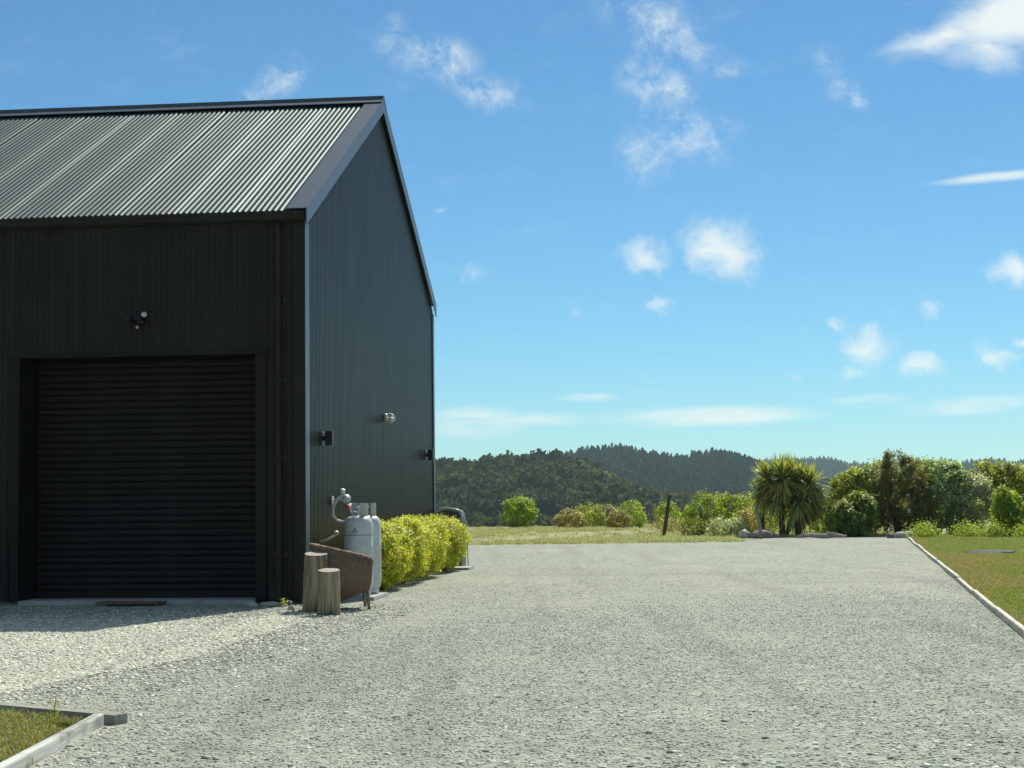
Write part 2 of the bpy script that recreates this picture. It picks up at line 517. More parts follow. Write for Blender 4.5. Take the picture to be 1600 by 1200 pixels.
turf('lawn_turf', (0.20, 0.205, 0.038), (0.30, 0.20, 0.07), (0.16, 0.215, 0.03), 0.45, 30)
turf('field_turf', (0.33, 0.32, 0.18), (0.38, 0.36, 0.24), (0.22, 0.25, 0.07), 0.35, 9)
turf('plain_turf', (0.10, 0.12, 0.035), (0.13, 0.13, 0.05), (0.08, 0.11, 0.03), 0.05, 2)
turf('patch_turf', (0.16, 0.15, 0.04), (0.25, 0.18, 0.065), (0.11, 0.15, 0.03), 3.0, 60)

# ------------------------------------------------------------------ helpers
def link(o, parent=None):
    COL.objects.link(o)
    if parent is not None:
        o.parent = parent
    return o


def tag(o, label, cat=None, group=None, kind=None):
    if label:
        o['label'] = label
    if cat:
        o['category'] = cat
    if group:
        o['group'] = group
    if kind:
        o['kind'] = kind
    return o


def root(name, label, cat, loc=(0, 0, 0), rz=0.0, group=None, parent=None):
    o = bpy.data.objects.new(name, None)
    o.empty_display_size = 0.2
    link(o, parent)
    o.location = loc
    o.rotation_euler = (0, 0, rz)
    return tag(o, label, cat, group)


def mesh(name, verts, faces, smooth=False):
    me = bpy.data.meshes.new(name)
    verts = np.asarray(verts, dtype=np.float32)
    if isinstance(faces, np.ndarray):
        k = faces.shape[1]
        me.vertices.add(len(verts)); me.vertices.foreach_set('co', verts.ravel())
        me.loops.add(faces.size); me.loops.foreach_set('vertex_index', faces.astype(np.int32).ravel())
        me.polygons.add(len(faces)); me.polygons.foreach_set('loop_start', np.arange(0, faces.size, k, dtype=np.int32))
        me.update(calc_edges=True)
        me.validate()
    else:
        me.from_pydata(verts.tolist(), [], faces)
        me.update()
    if smooth:
        me.polygons.foreach_set('use_smooth', [True] * len(me.polygons))
    return me


def put(name, me, mat, parent=None, loc=(0, 0, 0), rot=(0, 0, 0)):
    o = bpy.data.objects.new(name, me)
    if mat and not me.materials:
        me.materials.append(MATS[mat])
    link(o, parent)
    o.location = loc
    o.rotation_euler = rot
    return o


def bm_mesh(name, bm, smooth=False):
    me = bpy.data.meshes.new(name)
    bmesh.ops.recalc_face_normals(bm, faces=bm.faces[:])
    bm.to_mesh(me)
    bm.free()
    if smooth:
        me.polygons.foreach_set('use_smooth', [True] * len(me.polygons))
    return me


def box(name, lo, hi, mat, parent=None, bevel=0.0, loc=(0, 0, 0), rot=(0, 0, 0), jitter=0.0):
    bm = bmesh.new()
    bmesh.ops.create_cube(bm, size=1.0)
    for v_ in bm.verts:
        for i in range(3):
            v_.co[i] = lo[i] if v_.co[i] < 0 else hi[i]
            if jitter:
                v_.co[i] += random.uniform(-jitter, jitter)
    if bevel:
        bmesh.ops.bevel(bm, geom=bm.edges[:], offset=bevel, segments=2, affect='EDGES', clamp_overlap=True)
    return put(name, bm_mesh(name, bm), mat, parent, loc, rot)


def lathe(name, profile, mat, parent=None, seg=32, loc=(0, 0, 0), rot=(0, 0, 0), smooth=True, close=True, arc=None):
    vs, fs = [], []
    full = arc is None
    n = seg if full else seg + 1
    for (r_, z_) in profile:
        for i in range(n):
            a = 2 * math.pi * i / seg if full else arc[0] + (arc[1] - arc[0]) * i / seg
            vs.append((r_ * math.cos(a), r_ * math.sin(a), z_))
    for k in range(len(profile) - 1):
        for i in range(seg):
            j = (i + 1) % n
            fs.append((k * n + i, k * n + j, (k + 1) * n + j, (k + 1) * n + i))
    if close and full:
        fs.append(tuple(range(n - 1, -1, -1)))
        fs.append(tuple((len(profile) - 1) * n + i for i in range(n)))
    me = mesh(name, vs, fs, smooth)
    return put(name, me, mat, parent, loc, rot)


def tube_data(points, radii, seg=8):
    pts = [Vector(p_) for p_ in points]
    vs, fs = [], []
    prev = None
    for i, p_ in enumerate(pts):
        d = (pts[min(i + 1, len(pts) - 1)] - pts[max(i - 1, 0)]).normalized()
        if prev is None:
            a = d.orthogonal().normalized()
        else:
            a = (prev - d * prev.dot(d)).normalized()
        prev = a
        b_ = d.cross(a)
        r_ = radii[i] if isinstance(radii, (list, tuple)) else radii
        for k in range(seg):
            t = 2 * math.pi * k / seg
            vs.append(tuple(p_ + (a * math.cos(t) + b_ * math.sin(t)) * r_))
    for i in range(len(pts) - 1):
        for k in range(seg):
            j = (k + 1) % seg
            fs.append((i * seg + k, i * seg + j, (i + 1) * seg + j, (i + 1) * seg + k))
    fs.append(tuple(range(seg - 1, -1, -1)))
    fs.append(tuple((len(pts) - 1) * seg + k for k in range(seg)))
    return vs, fs


def tube(name, points, radii, mat, parent=None, seg=8, loc=(0, 0, 0), rot=(0, 0, 0)):
    vs, fs = tube_data(points, radii, seg)
    return put(name, mesh(name, vs, fs, True), mat, parent, loc, rot)


def join_data(parts):
    V_, F_ = [], []
    for vs, fs in parts:
        o = len(V_)
        V_ += [tuple(v_) for v_ in vs]
        F_ += [tuple(i + o for i in f) for f in fs]
    return V_, F_


def set_tone(me, tone_per_vert):
    at = me.attributes.new('tone', 'FLOAT_COLOR', 'POINT')
    c = np.ones((len(tone_per_vert), 4), dtype=np.float32)
    c[:, :3] = tone_per_vert
    at.data.foreach_set('color', c.ravel())


def lump(p_, seed, f=1.0):
    """smooth pseudo noise in about -1..1 for an (n,3) array"""
    r_ = np.random.default_rng(seed)
    s = np.zeros(len(p_))
    for k in range(6):
        d = r_.normal(size=3); d /= np.linalg.norm(d)
        s += np.sin(p_ @ d * f * (1.2 + 0.9 * k) + r_.uniform(0, 6.28)) / (1 + 0.5 * k)
    return s / 2.2


def unit(a):
    return a / np.maximum(np.linalg.norm(a, axis=1, keepdims=True), 1e-9)


def kites(P, N, L, W, g, up=0.3):
    """one kite-shaped leaf per row: stalk at P, facing roughly N"""
    n = len(P)
    N = unit(N + g.normal(scale=0.55, size=(n, 3)))
    d = g.normal(size=(n, 3)); d[:, 2] += up
    d = unit(d - N * np.sum(d * N, 1, keepdims=True))
    s = np.cross(N, d)
    L = np.asarray(L).reshape(-1, 1); W = np.asarray(W).reshape(-1, 1)
    fold = N * W * 0.35
    v0 = P
    v1 = P + d * L * 0.45 + s * W * 0.5 + fold
    v2 = P + d * L
    v3 = P + d * L * 0.45 - s * W * 0.5 + fold
    V = np.stack([v0, v1, v2, v3], 1).reshape(-1, 3)
    Fc = np.arange(n * 4).reshape(-1, 4)
    return V, Fc


def tones(n, g, spread=0.25, warm=0.12):
    t = 1 + g.normal(scale=spread, size=(n, 1))
    t = np.clip(t, 0.35, 1.9)
    w = g.normal(scale=warm, size=(n, 1))
    return np.clip(np.hstack([t * (1 + w), t, t * (1 - w)]), 0.05, 2.2)


def crown(lobes, n, leaf, seed, squash=2.0, clump=0.35, cluster=26, fuzz=0.10, tall=1.0):
    """leaf cloud over a union of lobes: leaves gathered in sprigs, thin and thick places.
    lobes: (cx,cy,cz,rx,ry,rz); leaf: (length, width)"""
    g = np.random.default_rng(seed)
    lob = np.array(lobes, dtype=float)
    area = lob[:, 3] * lob[:, 4] + lob[:, 4] * lob[:, 5] + lob[:, 3] * lob[:, 5]
    nc = max(8, n // cluster)
    C, NN = [], []
    while len(C) < nc:
        k = g.choice(len(lob), p=area / area.sum())
        d = g.normal(size=3); d /= np.linalg.norm(d)
        if squash != 2.0:
            d = d / (np.sum(np.abs(d) ** squash) ** (1 / squash))
        r_ = 1.0 - abs(g.normal(scale=0.13))
        c = lob[k, :3] + d * lob[k, 3:] * r_
        c = c * 1.0
        if c[2] < 0.02:
            continue
        inside = np.sum(((c - lob[:, :3]) / lob[:, 3:]) ** 2, 1)
        inside[k] = 9
        if (inside < 0.62).any():
            continue
        C.append(c); NN.append(d / lob[k, 3:] * lob[k, 3:].mean())
    C = np.array(C); NN = unit(np.array(NN))
    size = lob[:, 3:].mean()
    C = C + NN * (lump(C, seed + 1, 3.0 / size) * fuzz * size)[:, None]
    keep = lump(C, seed + 2, 4.0 / size) > -0.95
    C, NN = C[keep], NN[keep]
    idx = np.repeat(np.arange(len(C)), cluster)
    sig = clump * size * math.sqrt(26 / max(nc, 1)) * 0.9
    off = g.normal(scale=sig, size=(len(idx), 3))
    off[:, 2] *= tall
    P = C[idx] + off
    P[:, 2] = np.maximum(P[:, 2], 0.01)
    n_ = len(P)
    ct = tones(len(C), g, 0.16, 0.06)
    t = tones(n_, g, 0.2, 0.06) * ct[idx]
    L = leaf[0] * g.uniform(0.6, 1.3, n_); W = leaf[1] * g.uniform(0.7, 1.2, n_)
    V, Fc = kites(P, NN[idx] * 0.9 + np.array([0, 0, 0.35]), L, W, g)
    return V, Fc, np.repeat(t, 4, 0)


def foliage(name, data, mat, parent):
    V, Fc, t = data
    me = mesh(name, V, Fc)
    set_tone(me, t)
    return put(name, me, mat, parent)


def stems(h, spread, n, r0, seed, base=(0, 0)):
    g = random.Random(seed)
    parts = []
    for k in range(n):
        a = g.uniform(0, 6.28); s = spread * g.uniform(0.3, 1)
        p0 = Vector((base[0] + g.uniform(-.06, .06), base[1] + g.uniform(-.06, .06), -0.03))
        p3 = Vector((base[0] + math.cos(a) * s, base[1] + math.sin(a) * s, h * g.uniform(0.7, 1.0)))
        mid = p0.lerp(p3, 0.5) + Vector((g.uniform(-.1, .1), g.uniform(-.1, .1), h * 0.08)) * spread
        pts = [p0, p0.lerp(mid, 0.55), mid, mid.lerp(p3, 0.6), p3]
        parts.append(tube_data(pts, [r0, r0 * .8, r0 * .6, r0 * .4, r0 * .15], 6))
        for q in range(2):
            e = mid + Vector((g.uniform(-1, 1), g.uniform(-1, 1), g.uniform(.3, 1))) * spread * 0.45
            parts.append(tube_data([mid, mid.lerp(e, 0.5), e], [r0 * .45, r0 * .3, r0 * .1], 5))
    return join_data(parts)


def shrub(name, loc, lobes, n, leaf, mat, label, cat='shrub', seed=1, group=None, stem_h=None, bark='bark', nstem=5, **kw):
    o = root(name, label, cat, loc, 0, group)
    top = max(l_[2] + l_[5] for l_ in lobes)
    foliage('crown', crown(lobes, n, leaf, seed, **kw), mat, o)
    vs, fs = stems((stem_h or top * 0.75), max(l_[3] for l_ in lobes) * 0.7, nstem, 0.03 * max(0.5, top / 1.5), seed)
    put('trunk', mesh('trunk', vs, fs, True), bark, o)
    return o


# ------------------------------------------------------------------ setting: ground, yard, lawn, field
SHED_AT = Vector((-2.576, 20.54, 0.0))
SHED_G = 0.1056
LX = np.array([math.cos(SHED_G), -math.sin(SHED_G)])   # along the front wall, to the right
LY = np.array([math.sin(SHED_G), math.cos(SHED_G)])    # along the gable wall, away
def W2(x, y, z=0.0):
    p_ = np.array([SHED_AT.x, SHED_AT.y]) + LX * x + LY * y
    return (float(p_[0]), float(p_[1]), z)
def to_local(P):
    d = P - np.array([SHED_AT.x, SHED_AT.y])
    return d @ LX, d @ LY


def terrain():
    xs = np.array([-6000, -3000, -1500, -700, -300, -150, -80, -40, -20, 0, 20, 40, 80, 150, 300, 700, 1500, 3000, 6000.])
    ys = np.array([-3000, -1000, -300, -100, -30, 0, 20, 40, 60, 70, 76, 80, 85, 92, 100, 130, 200, 400, 800, 1600, 3000, 6000, 9000.])
    def z(y):
        t = np.clip((y - 76) / 30, 0, 1)
        return -0.012 - 11 * t * t * (3 - 2 * t)
    V = [(x, y, z(y)) for y in ys for x in xs]
    n = len(xs)
    Fc = [(j * n + i, j * n + i + 1, (j + 1) * n + i + 1, (j + 1) * n + i) for j in range(len(ys) - 1) for i in range(n - 1)]
    o = put('ground', mesh('ground', V, Fc, True), 'plain_turf')
    tag(o, 'flat grassy terrace that drops to the valley floor', kind='structure')


terrain()


def sheet(name, outline, z, mat, label, n=1):
    bm = bmesh.new()
    f = bm.faces.new([bm.verts.new((x, y, z)) for x, y in outline])
    o = put(name, bm_mesh(name, bm), mat)
    if o.data.polygons[0].normal.z < 0:
        o.data.flip_normals()
    return tag(o, label, kind='structure')


def edge_x(y):                       # lawn edging line
    return 4.45 + (y - 14.61) * 0.2062
gy = [(-30, -12), (edge_x(-12), -12), (edge_x(49.3), 49.3), (11.4, 50.3), (9.5, 50.4), (7.6, 50.0), (6.6, 48.6), (5.0, 46.6), (2.0, 45.9), (-1.3, 45.7), (-6, 45.6), (-30, 45.4)]
sheet('gravel_yard', gy, 0.0, 'gravel', 'pale grey-green gravel yard in front of and beside the shed')
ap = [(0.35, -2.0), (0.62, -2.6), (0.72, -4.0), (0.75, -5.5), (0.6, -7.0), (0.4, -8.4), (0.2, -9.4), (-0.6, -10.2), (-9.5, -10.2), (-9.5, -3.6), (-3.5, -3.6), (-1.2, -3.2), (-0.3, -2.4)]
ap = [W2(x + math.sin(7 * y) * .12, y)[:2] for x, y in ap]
sheet('gravel_apron', ap, 0.004, 'apron_gravel', 'paler gravel patch in front of the roller door')
lawn = [(edge_x(-12) + .03, -12), (60, -12), (60, 55), (11.8, 50.5), (edge_x(49.3) + .03, 49.4)]
sheet('lawn', lawn, 0.012, 'lawn_turf', 'mown lawn with brown patches beside the gravel')
field = [(-40, 45.5), (-6, 45.7), (-1.3, 45.8), (2.0, 46.0), (5.0, 46.7), (6.6, 48.65), (7.6, 50.05), (9.5, 50.45), (11.4, 50.4), (11.8, 50.6), (60, 55.2), (60, 76), (-40, 76)]
sheet('field', field, -0.004, 'field_turf', 'rough cut pale grass strip beyond the gravel')
sheet('grass_patch', [(-7, 4), (-2.37, 4), (-2.37, 9.58), (-6.0, 12.0), (-7, 12)], 0.006, 'patch_turf', 'small grass patch behind the white timber edging')

# ------------------------------------------------------------------ hills and far woods
def ridge_fn(ctrl):
    xs = [c[0] for c in ctrl]; zs = [c[1] for c in ctrl]
    return lambda x: np.interp(x, xs, zs)


def hill(name, ctrl, y0, y1, y2, label, drop=-11.0):
    """y0 foot, y1 crest, y2 back foot"""
    fz = ridge_fn(ctrl)
    xs = np.linspace(ctrl[0][0], ctrl[-1][0], 60)
    ys = np.concatenate([np.linspace(y0, y1, 16), np.linspace(y1, y2, 6)[1:]])
    def z(x, y):
        t = np.where(y < y1, (y - y0) / (y1 - y0), (y2 - y) / (y2 - y1))
        t = np.clip(t, 0, 1)
        s = t ** 0.85
        return drop - 1 + (fz(x) - drop + 1) * s
    Xg, Yg = np.meshgrid(xs, ys)
    Zg = z(Xg, Yg)
    V = np.stack([Xg.ravel(), Yg.ravel(), Zg.ravel()], 1)
    n = len(xs)
    Fc = np.array([(j * n + i, j * n + i + 1, (j + 1) * n + i + 1, (j + 1) * n + i) for j in range(len(ys) - 1) for i in range(n - 1)])
    o = put(name, mesh(name, V, Fc, True), 'forest_floor')
    tag(o, label, kind='structure')
    return z


def ico(sub=2):
    bm = bmesh.new()
    bmesh.ops.create_icosphere(bm, subdivisions=sub, radius=1.0)
    V = np.array([v_.co[:] for v_ in bm.verts]); Fc = np.array([[v_.index for v_ in f.verts] for f in bm.faces])
    bm.free()
    return V, Fc


def broadleaf_proto(seed):
    g = np.random.default_rng(seed)
    P = unit(g.normal(size=(105, 3)))
    P[:, 2] = np.where(P[:, 2] < -0.35, -P[:, 2], P[:, 2])
    P = unit(P)
    r_ = 1 + 0.22 * lump(P, seed, 2.6)
    Q = P * r_[:, None] * np.array([1, 1, 0.9])
    V, Fc = kites(Q - P * 0.12, P + np.array([0, 0, .3]), g.uniform(.28, .5, 105), g.uniform(.24, .4, 105), g, 0.1)
    t = tones(105, g, 0.22, 0.06)
    IV, IF = ico(2)
    IV = IV * (0.88 + 0.2 * lump(IV, seed, 2.6))[:, None] * np.array([1, 1, 0.9])
    quad = np.hstack([IF, IF[:, 2:3]])
    V2 = np.vstack([V, IV])
    return V2, Fc, IF + len(V), np.vstack([np.repeat(t, 4, 0), np.full((len(IV), 3), 0.8)])


def pine_proto(seed):
    g = np.random.default_rng(seed)
    V, t = [], []
    lev = 9
    for k in range(lev):
        z = 0.12 + 0.80 * k / (lev - 1)
        r_ = (1 - z) ** 0.75 * 0.24 + 0.02
        m = 7 if k < 6 else 5
        a0 = g.uniform(0, 6.28)
        for i in range(m):
            a = a0 + 6.28 * i / m + g.uniform(-.2, .2)
            rr = r_ * g.uniform(0.7, 1.2)
            d = np.array([math.cos(a), math.sin(a), 0]); s = np.array([-d[1], d[0], 0])
            zz = z + g.uniform(-.02, .02)
            V += [np.array([0, 0, zz + 0.10]), d * rr * .6 + s * rr * .5 + [0, 0, zz + .02], d * rr + [0, 0, zz - 0.015], d * rr * .6 - s * rr * .5 + [0, 0, zz + .02]]
            tt = np.clip(1 + g.normal(scale=.2), .5, 1.6)
            t += [[tt, tt, tt]] * 4
    for i in range(3):
        a = 2.1 * i
        d = np.array([math.cos(a), math.sin(a), 0]) * 0.03
        V += [np.array([0, 0, .86]), d + [0, 0, .9], np.array([0, 0, 1.06]), -d + [0, 0, .9]]
        t += [[1, 1, 1]] * 4
    V = np.array(V)
    return V, np.arange(len(V)).reshape(-1, 4), None, np.array(t)


def wood(name, protos, places, mat, label):
    """places: (x, y, z, height scale, width scale, turn, tone)"""
    VV, QQ, TT, CC = [], [], [], []
    off = 0
    for i, (x, y, z, hs, ws, a, tone) in enumerate(places):
        V, Q, T, t = protos[i % len(protos)]
        c, s = math.cos(a), math.sin(a)
        P = np.empty_like(V)
        P[:, 0] = (V[:, 0] * c - V[:, 1] * s) * ws + x
        P[:, 1] = (V[:, 0] * s + V[:, 1] * c) * ws + y
        P[:, 2] = V[:, 2] * hs + z
        VV.append(P); QQ.append(Q + off)
        if T is not None:
            TT.append(T + off)
        CC.append(t * np.asarray(tone))
        off += len(V)
    V = np.vstack(VV); Q = np.vstack(QQ); C = np.vstack(CC)
    me = bpy.data.meshes.new(name)
    me.vertices.add(len(V)); me.vertices.foreach_set('co', V.astype(np.float32).ravel())
    loops = [Q.astype(np.int32).ravel()]
    starts = [np.arange(0, Q.size, 4)]
    if TT:
        T = np.vstack(TT)
        loops.append(T.astype(np.int32).ravel()); starts.append(Q.size + np.arange(0, T.size, 3))
    lp = np.concatenate(loops); st = np.concatenate(starts).astype(np.int32)
    me.loops.add(len(lp)); me.loops.foreach_set('vertex_index', lp)
    me.polygons.add(len(st)); me.polygons.foreach_set('loop_start', st)
    me.update(calc_edges=True)
    set_tone(me, np.clip(C, 0.05, 2.5))
    o = put(name, me, mat)
    return tag(o, label, kind='stuff')


B1 = [(-330, 6), (-200, 13), (-120, 12.5), (-62, 12.5), (-37, 11.8), (-22, 12.2), (-12, 13), (0, 12.5), (15, 14.4), (26, 14.5), (36, 10), (50, 1), (66, -7), (90, -11), (140, -12)]
z1 = hill('bush_hill', B1, 560, 830, 980, 'bush covered hill on the left beyond the field')
B2 = [(-500, 10), (-300, 18), (-116, 18), (-40, 18), (28, 25), (45, 26), (57, 29), (74, 31.5), (95, 32.5), (115, 28.5), (138, 23), (155, 23), (178, 27.5), (190, 27.5), (207, 21), (222, 13), (250, 2), (300, -11), (360, -12)]
z2 = hill('pine_hill', B2, 1120, 1500, 1750, 'dark pine covered hill with two crests in the middle distance')
B3 = [(-900, 30), (0, 30), (300, 35), (379, 38), (429, 40), (470, 42), (490, 43), (519, 34), (560, 32), (600, 33), (680, 36), (700, 32), (740, 37), (800, 33), (900, 40), (1100, 30), (1400, 10), (1700, -11)]
z3 = hill('far_hill', B3, 2250, 2600, 2900, 'farthest blue forested ridge on the right')


def scatter(n, xr, yr, zf, hs, ws, tone, seed, front=0.0, sink=0.0, keep=None):
    g = np.random.default_rng(seed)
    x = g.uniform(*xr, n); y = g.uniform(*yr, n)
    z = zf(x, y)
    ok = z > -10.6
    if keep is not None:
        ok &= keep(x, y)
    x, y, z = x[ok], y[ok], z[ok]
    out = []
    for a, b_, c in zip(x, y, z):
        h = g.uniform(*hs)
        w = h * g.uniform(*ws)
        tt = np.clip(1 + g.normal(scale=tone), .45, 1.9)
        wm = g.normal(scale=.09)
        out.append((a, b_, c + sink * h, h, w, g.uniform(0, 6.28), (tt * (1 + wm), tt, tt * (1 - wm))))
    return out


bl = [broadleaf_proto(s) for s in range(20, 26)]
pn = [pine_proto(s) for s in range(40, 46)]
bush_places = scatter(1900, (-215, 95), (575, 850), z1, (3.2, 8.0), (0.7, 1.1), 0.34, 5, sink=0.55)
wood('bush_wood', bl, bush_places, 'leaf_bush', 'mixed native bush covering the left hill')
emergent = scatter(26, (-215, 40), (760, 850), z1, (9, 13), (0.9, 1.3), 0.2, 6)
wood('emergent_wood', pn, emergent, 'leaf_bush', 'taller conifers standing out of the left hill bush')
pine_places = scatter(5600, (-260, 300), (1130, 1530), z2, (14.5, 19.5), (1.3, 1.9), 0.30, 8)
wood('pine_wood', pn, pine_places, 'leaf_pine', 'dense pine plantation on the middle hill')
far_places = scatter(5200, (100, 1680), (2420, 2620), z3, (16, 23), (1.2, 2.0), 0.2, 9)
wood('far_wood', pn, far_places, 'leaf_pine', 'pines along the farthest ridge')
foot_places = scatter(700, (-120, 330), (330, 540), lambda x, y: np.full_like(x, -10.5), (3.0, 5.0), (0.9, 1.3), 0.25, 10, sink=0.5)
wood('valley_scrub', bl, foot_places, 'leaf_bush', 'scrub on the valley floor below the hills')

# ------------------------------------------------------------------ the shed
shed = root('shed', 'tall black corrugated steel shed with roller door and gable roof', 'shed', SHED_AT, -SHED_G)
SL = 14.478                       # length of the front wall (19 sheets)
SW = 10.46                        # width of the gable wall
EAVE = 4.80
RIDGE_Z = 7.52
PITCH, AMP = 0.0762, 0.0085
SHEET = PITCH * 10
NS = 8                            # profile points for each corrugation
DOOR_L, DOOR_R, DOOR_T = -3.65, -0.61, 3.07
slope = (RIDGE_Z - 4.88) / (SW / 2 + 0.08)
slope_ang = math.atan(slope)
ridge_y = SW / 2


def profile(n):
    i = np.arange(n * NS + 1)
    edge = np.minimum(i, n * NS - i) / NS
    return i * PITCH / NS, -AMP * np.cos(2 * np.pi * i / NS) * (1 + 0.22 * np.exp(-edge / 1.2))


def wall_sheet(parent, place, x0, top, bottom):
    """vertical corrugated sheet; place(s, depth, z) -> local point; s runs along the wall"""
    V, Fc = [], []
    for k in range(10):
        for f_, d in ((0.0, -0.008), (0.20, -0.008), (0.28, 0.0), (0.92, 0.0)):
            s = x0 + (k + f_) * PITCH
            V.append(place(s, d, bottom(s))); V.append(place(s, d, top(s)))
    s = x0 + 10 * PITCH
    V.append(place(s, -0.008, bottom(s))); V.append(place(s, -0.008, top(s)))
    for i in range(40):
        Fc.append((2 * i, 2 * i + 2, 2 * i + 3, 2 * i + 1))
    me = mesh('wall_sheet', V, Fc)
    return put('wall_sheet', me, 'wall_steel', parent)


front = root('front_wall', None, None, parent=shed)
for k in range(19):
    x0 = -SL + k * SHEET
    lap = 0.0012 * (k % 2)
    eps = 1e-4
    def bot(s, x0=x0):
        return DOOR_T + 0.05 if (DOOR_L - 0.09) < s < (DOOR_R + 0.13) else 0.035
    wall_sheet(front, lambda s, d, z, lap=lap: (s, -0.02 - lap - d, z), x0, lambda s: EAVE - 0.02, bot)
gable = root('gable_wall', None, None, parent=shed)
for k in range(14):
    y0 = k * SHEET
    w = min(SHEET, SW - y0)
    lap = 0.0012 * (k % 2)
    def top(s):
        s2 = min(s, SW - s)
        return 4.80 + s2 * slope
    wall_sheet(gable, lambda s, d, z, lap=lap: (0.0 + lap + d, min(s, SW), z), y0, top, lambda s: 0.03)
box('rear_wall', (-SL, SW - 0.06, 0), (-0.03, SW - 0.02, 4.74), 'wall_steel', shed)
bmL = bmesh.new()
vsL = [bmL.verts.new(c) for c in ((-SL, 0, 0), (-SL, SW, 0), (-SL, SW, 4.75), (-SL, ridge_y, RIDGE_Z - 0.1), (-SL, 0, 4.75))]
bmL.faces.new(vsL)
put('end_wall', bm_mesh('end_wall', bmL), 'wall_steel', shed)
# floor slab, so the shed is closed below
box('floor_slab', (-SL + 0.05, 0.10, -0.05), (-0.06, SW - 0.1, 0.03), 'concrete', shed)

# roof: sheets of ten corrugations on both slopes
roof = root('roof', None, None, parent=shed)
px_, dz = profile(10)
slen = (ridge_y + 0.08) / math.cos(slope_ang)
V = []
for a, d in zip(px_, dz):
    V += [(a, 0, d), (a, slen, d)]
Fc = [(2 * i, 2 * i + 2, 2 * i + 3, 2 * i + 1) for i in range(len(px_) - 1)]
me_roof = mesh('roof_sheet', V, Fc, True)
for k in range(19):
    x0 = -SL + k * SHEET - 0.10
    t = random.uniform(-1, 1) * R(0.45)
    o = put('roof_sheet', me_roof, 'roof_steel', roof, (x0, -0.08, 4.875 + 0.0015 * (k % 2)), (slope_ang, t, 0))
    o = put('roof_sheet', me_roof, 'roof_steel', roof, (x0 + SHEET, SW + 0.08, 4.875 + 0.0015 * (k % 2)), (slope_ang, 0, math.pi))


def slope_strip(name, parent, x0, x1, thick, lift, mat, sgn=1, y_in=0.0, lowcut=0.0, top_extra=0.0):
    """bar lying along the roof slope between the eave and the ridge"""
    def pt(y, z):
        return (y if sgn > 0 else SW - y, z)
    ya, yb = -0.10 + y_in, ridge_y + top_extra
    za = 4.875 + (ya + 0.08) * slope + lift; zb = 4.875 + (yb + 0.08) * slope + lift
    V = []
    for x in (x0, x1):
        for (y, z) in ((ya, za - thick), (yb, zb - thick), (yb, zb), (ya, za)):
            yy, zz = pt(y, z)
            V.append((x, yy, zz))
    Fc = [(0, 1, 2, 3), (7, 6, 5, 4), (0, 4, 5, 1), (1, 5, 6, 2), (2, 6, 7, 3), (3, 7, 4, 0)]
    bm = bmesh.new()
    vv = [bm.verts.new(p_) for p_ in V]
    for f in Fc:
        bm.faces.new([vv[i] for i in f])
    return put(name, bm_mesh(name, bm), mat, parent)


for sg in (1, -1):
    slope_strip('barge_cap', shed, -0.20, 0.062, 0.012, 0.034, 'flashing_steel', sg)
    slope_strip('barge_board', shed, 0.045, 0.060, 0.20, 0.020, 'flashing_steel', sg)
# ridge cap: two folded wings with a small roll on top
for sg in (1, -1):
    V = []
    for x in (-SL - 0.05, 0.064):
        for (dy, dz_) in ((-0.24, -0.24 * slope + 0.042), (-0.235, -0.235 * slope + 0.052), (-0.055, -0.055 * slope + 0.055), (-0.05, 0.075), (0.0, 0.088), (0, 0.03)):
            V.append((x, ridge_y + sg * dy, RIDGE_Z + dz_))
    Fc = [(i, i + 1, i + 7, i + 6) for i in range(5)] + [(6, 7, 8, 9, 10, 11), (5, 4, 3, 2, 1, 0)]
    put('ridge_cap', mesh('ridge_cap', V, Fc), 'flashing_steel', shed)
# corner flashing
box('corner_flashing', (-0.125, -0.042, 0.02), (0.022, -0.034, 4.76), 'wall_steel', shed)
box('corner_flashing', (0.010, -0.033, 0.02), (0.022, 0.19, 4.74), 'flashing_steel', shed)
box('corner_flashing', (0.010, SW - 0.12, 0.02), (0.022, SW + 0.03, 4.72), 'flashing_steel', shed)
# gutter in lengths with joiner straps
gut = root('gutter', None, None, parent=shed)
GX = [-SL, -12.2, -10.0, -7.8, -5.6, -3.55, -2.8, -1.95, -1.1, 0.03]
GX = [-SL - 0.05, -11.5, -8.6, -5.7, -3.66, -2.94, -2.18, -1.38, -0.55, 0.03]
gp = [(-0.035, 4.735), (-0.10, 4.735), (-0.135, 4.76), (-0.14, 4.85), (-0.128, 4.862), (-0.128, 4.842), (-0.124, 4.77), (-0.095, 4.748), (-0.045, 4.748), (-0.045, 4.85), (-0.035, 4.85)]
for a, b_ in zip(GX[:-1], GX[1:]):
    V = [(x, y, z) for x in (a + 0.0015, b_ - 0.0015) for (y, z) in gp]
    n = len(gp)
    Fc = [(i, (i + 1) % n, n + (i + 1) % n, n + i) for i in range(n)] + [tuple(range(n)), tuple(range(2 * n - 1, n - 1, -1))]
    put('gutter_length', mesh('gutter_length', V, Fc), 'wall_steel', gut)
box('fascia', (-SL, -0.0345, 4.70), (0.0, -0.030, 4.86), 'wall_steel', shed)
# downpipe
dp = tube('downpipe', [(-0.31, -0.085, 4.74), (-0.31, -0.085, 4.5), (-0.31, -0.085, 2.4), (-0.31, -0.085, 0.22), (-0.31, -0.10, 0.10), (-0.31, -0.16, 0.03)], 0.038, 'wall_steel', shed, 12)
for z in (3.75, 2.77, 1.80, 0.6):
    box('bracket', (-0.362, -0.13, z - 0.015), (-0.258, -0.026, z + 0.015), 'wall_steel', dp, 0.004)
    box('bracket', (-0.25, -0.06, z - 0.03), (-0.215, -0.028, z + 0.03), 'black_plastic', dp, 0.004)
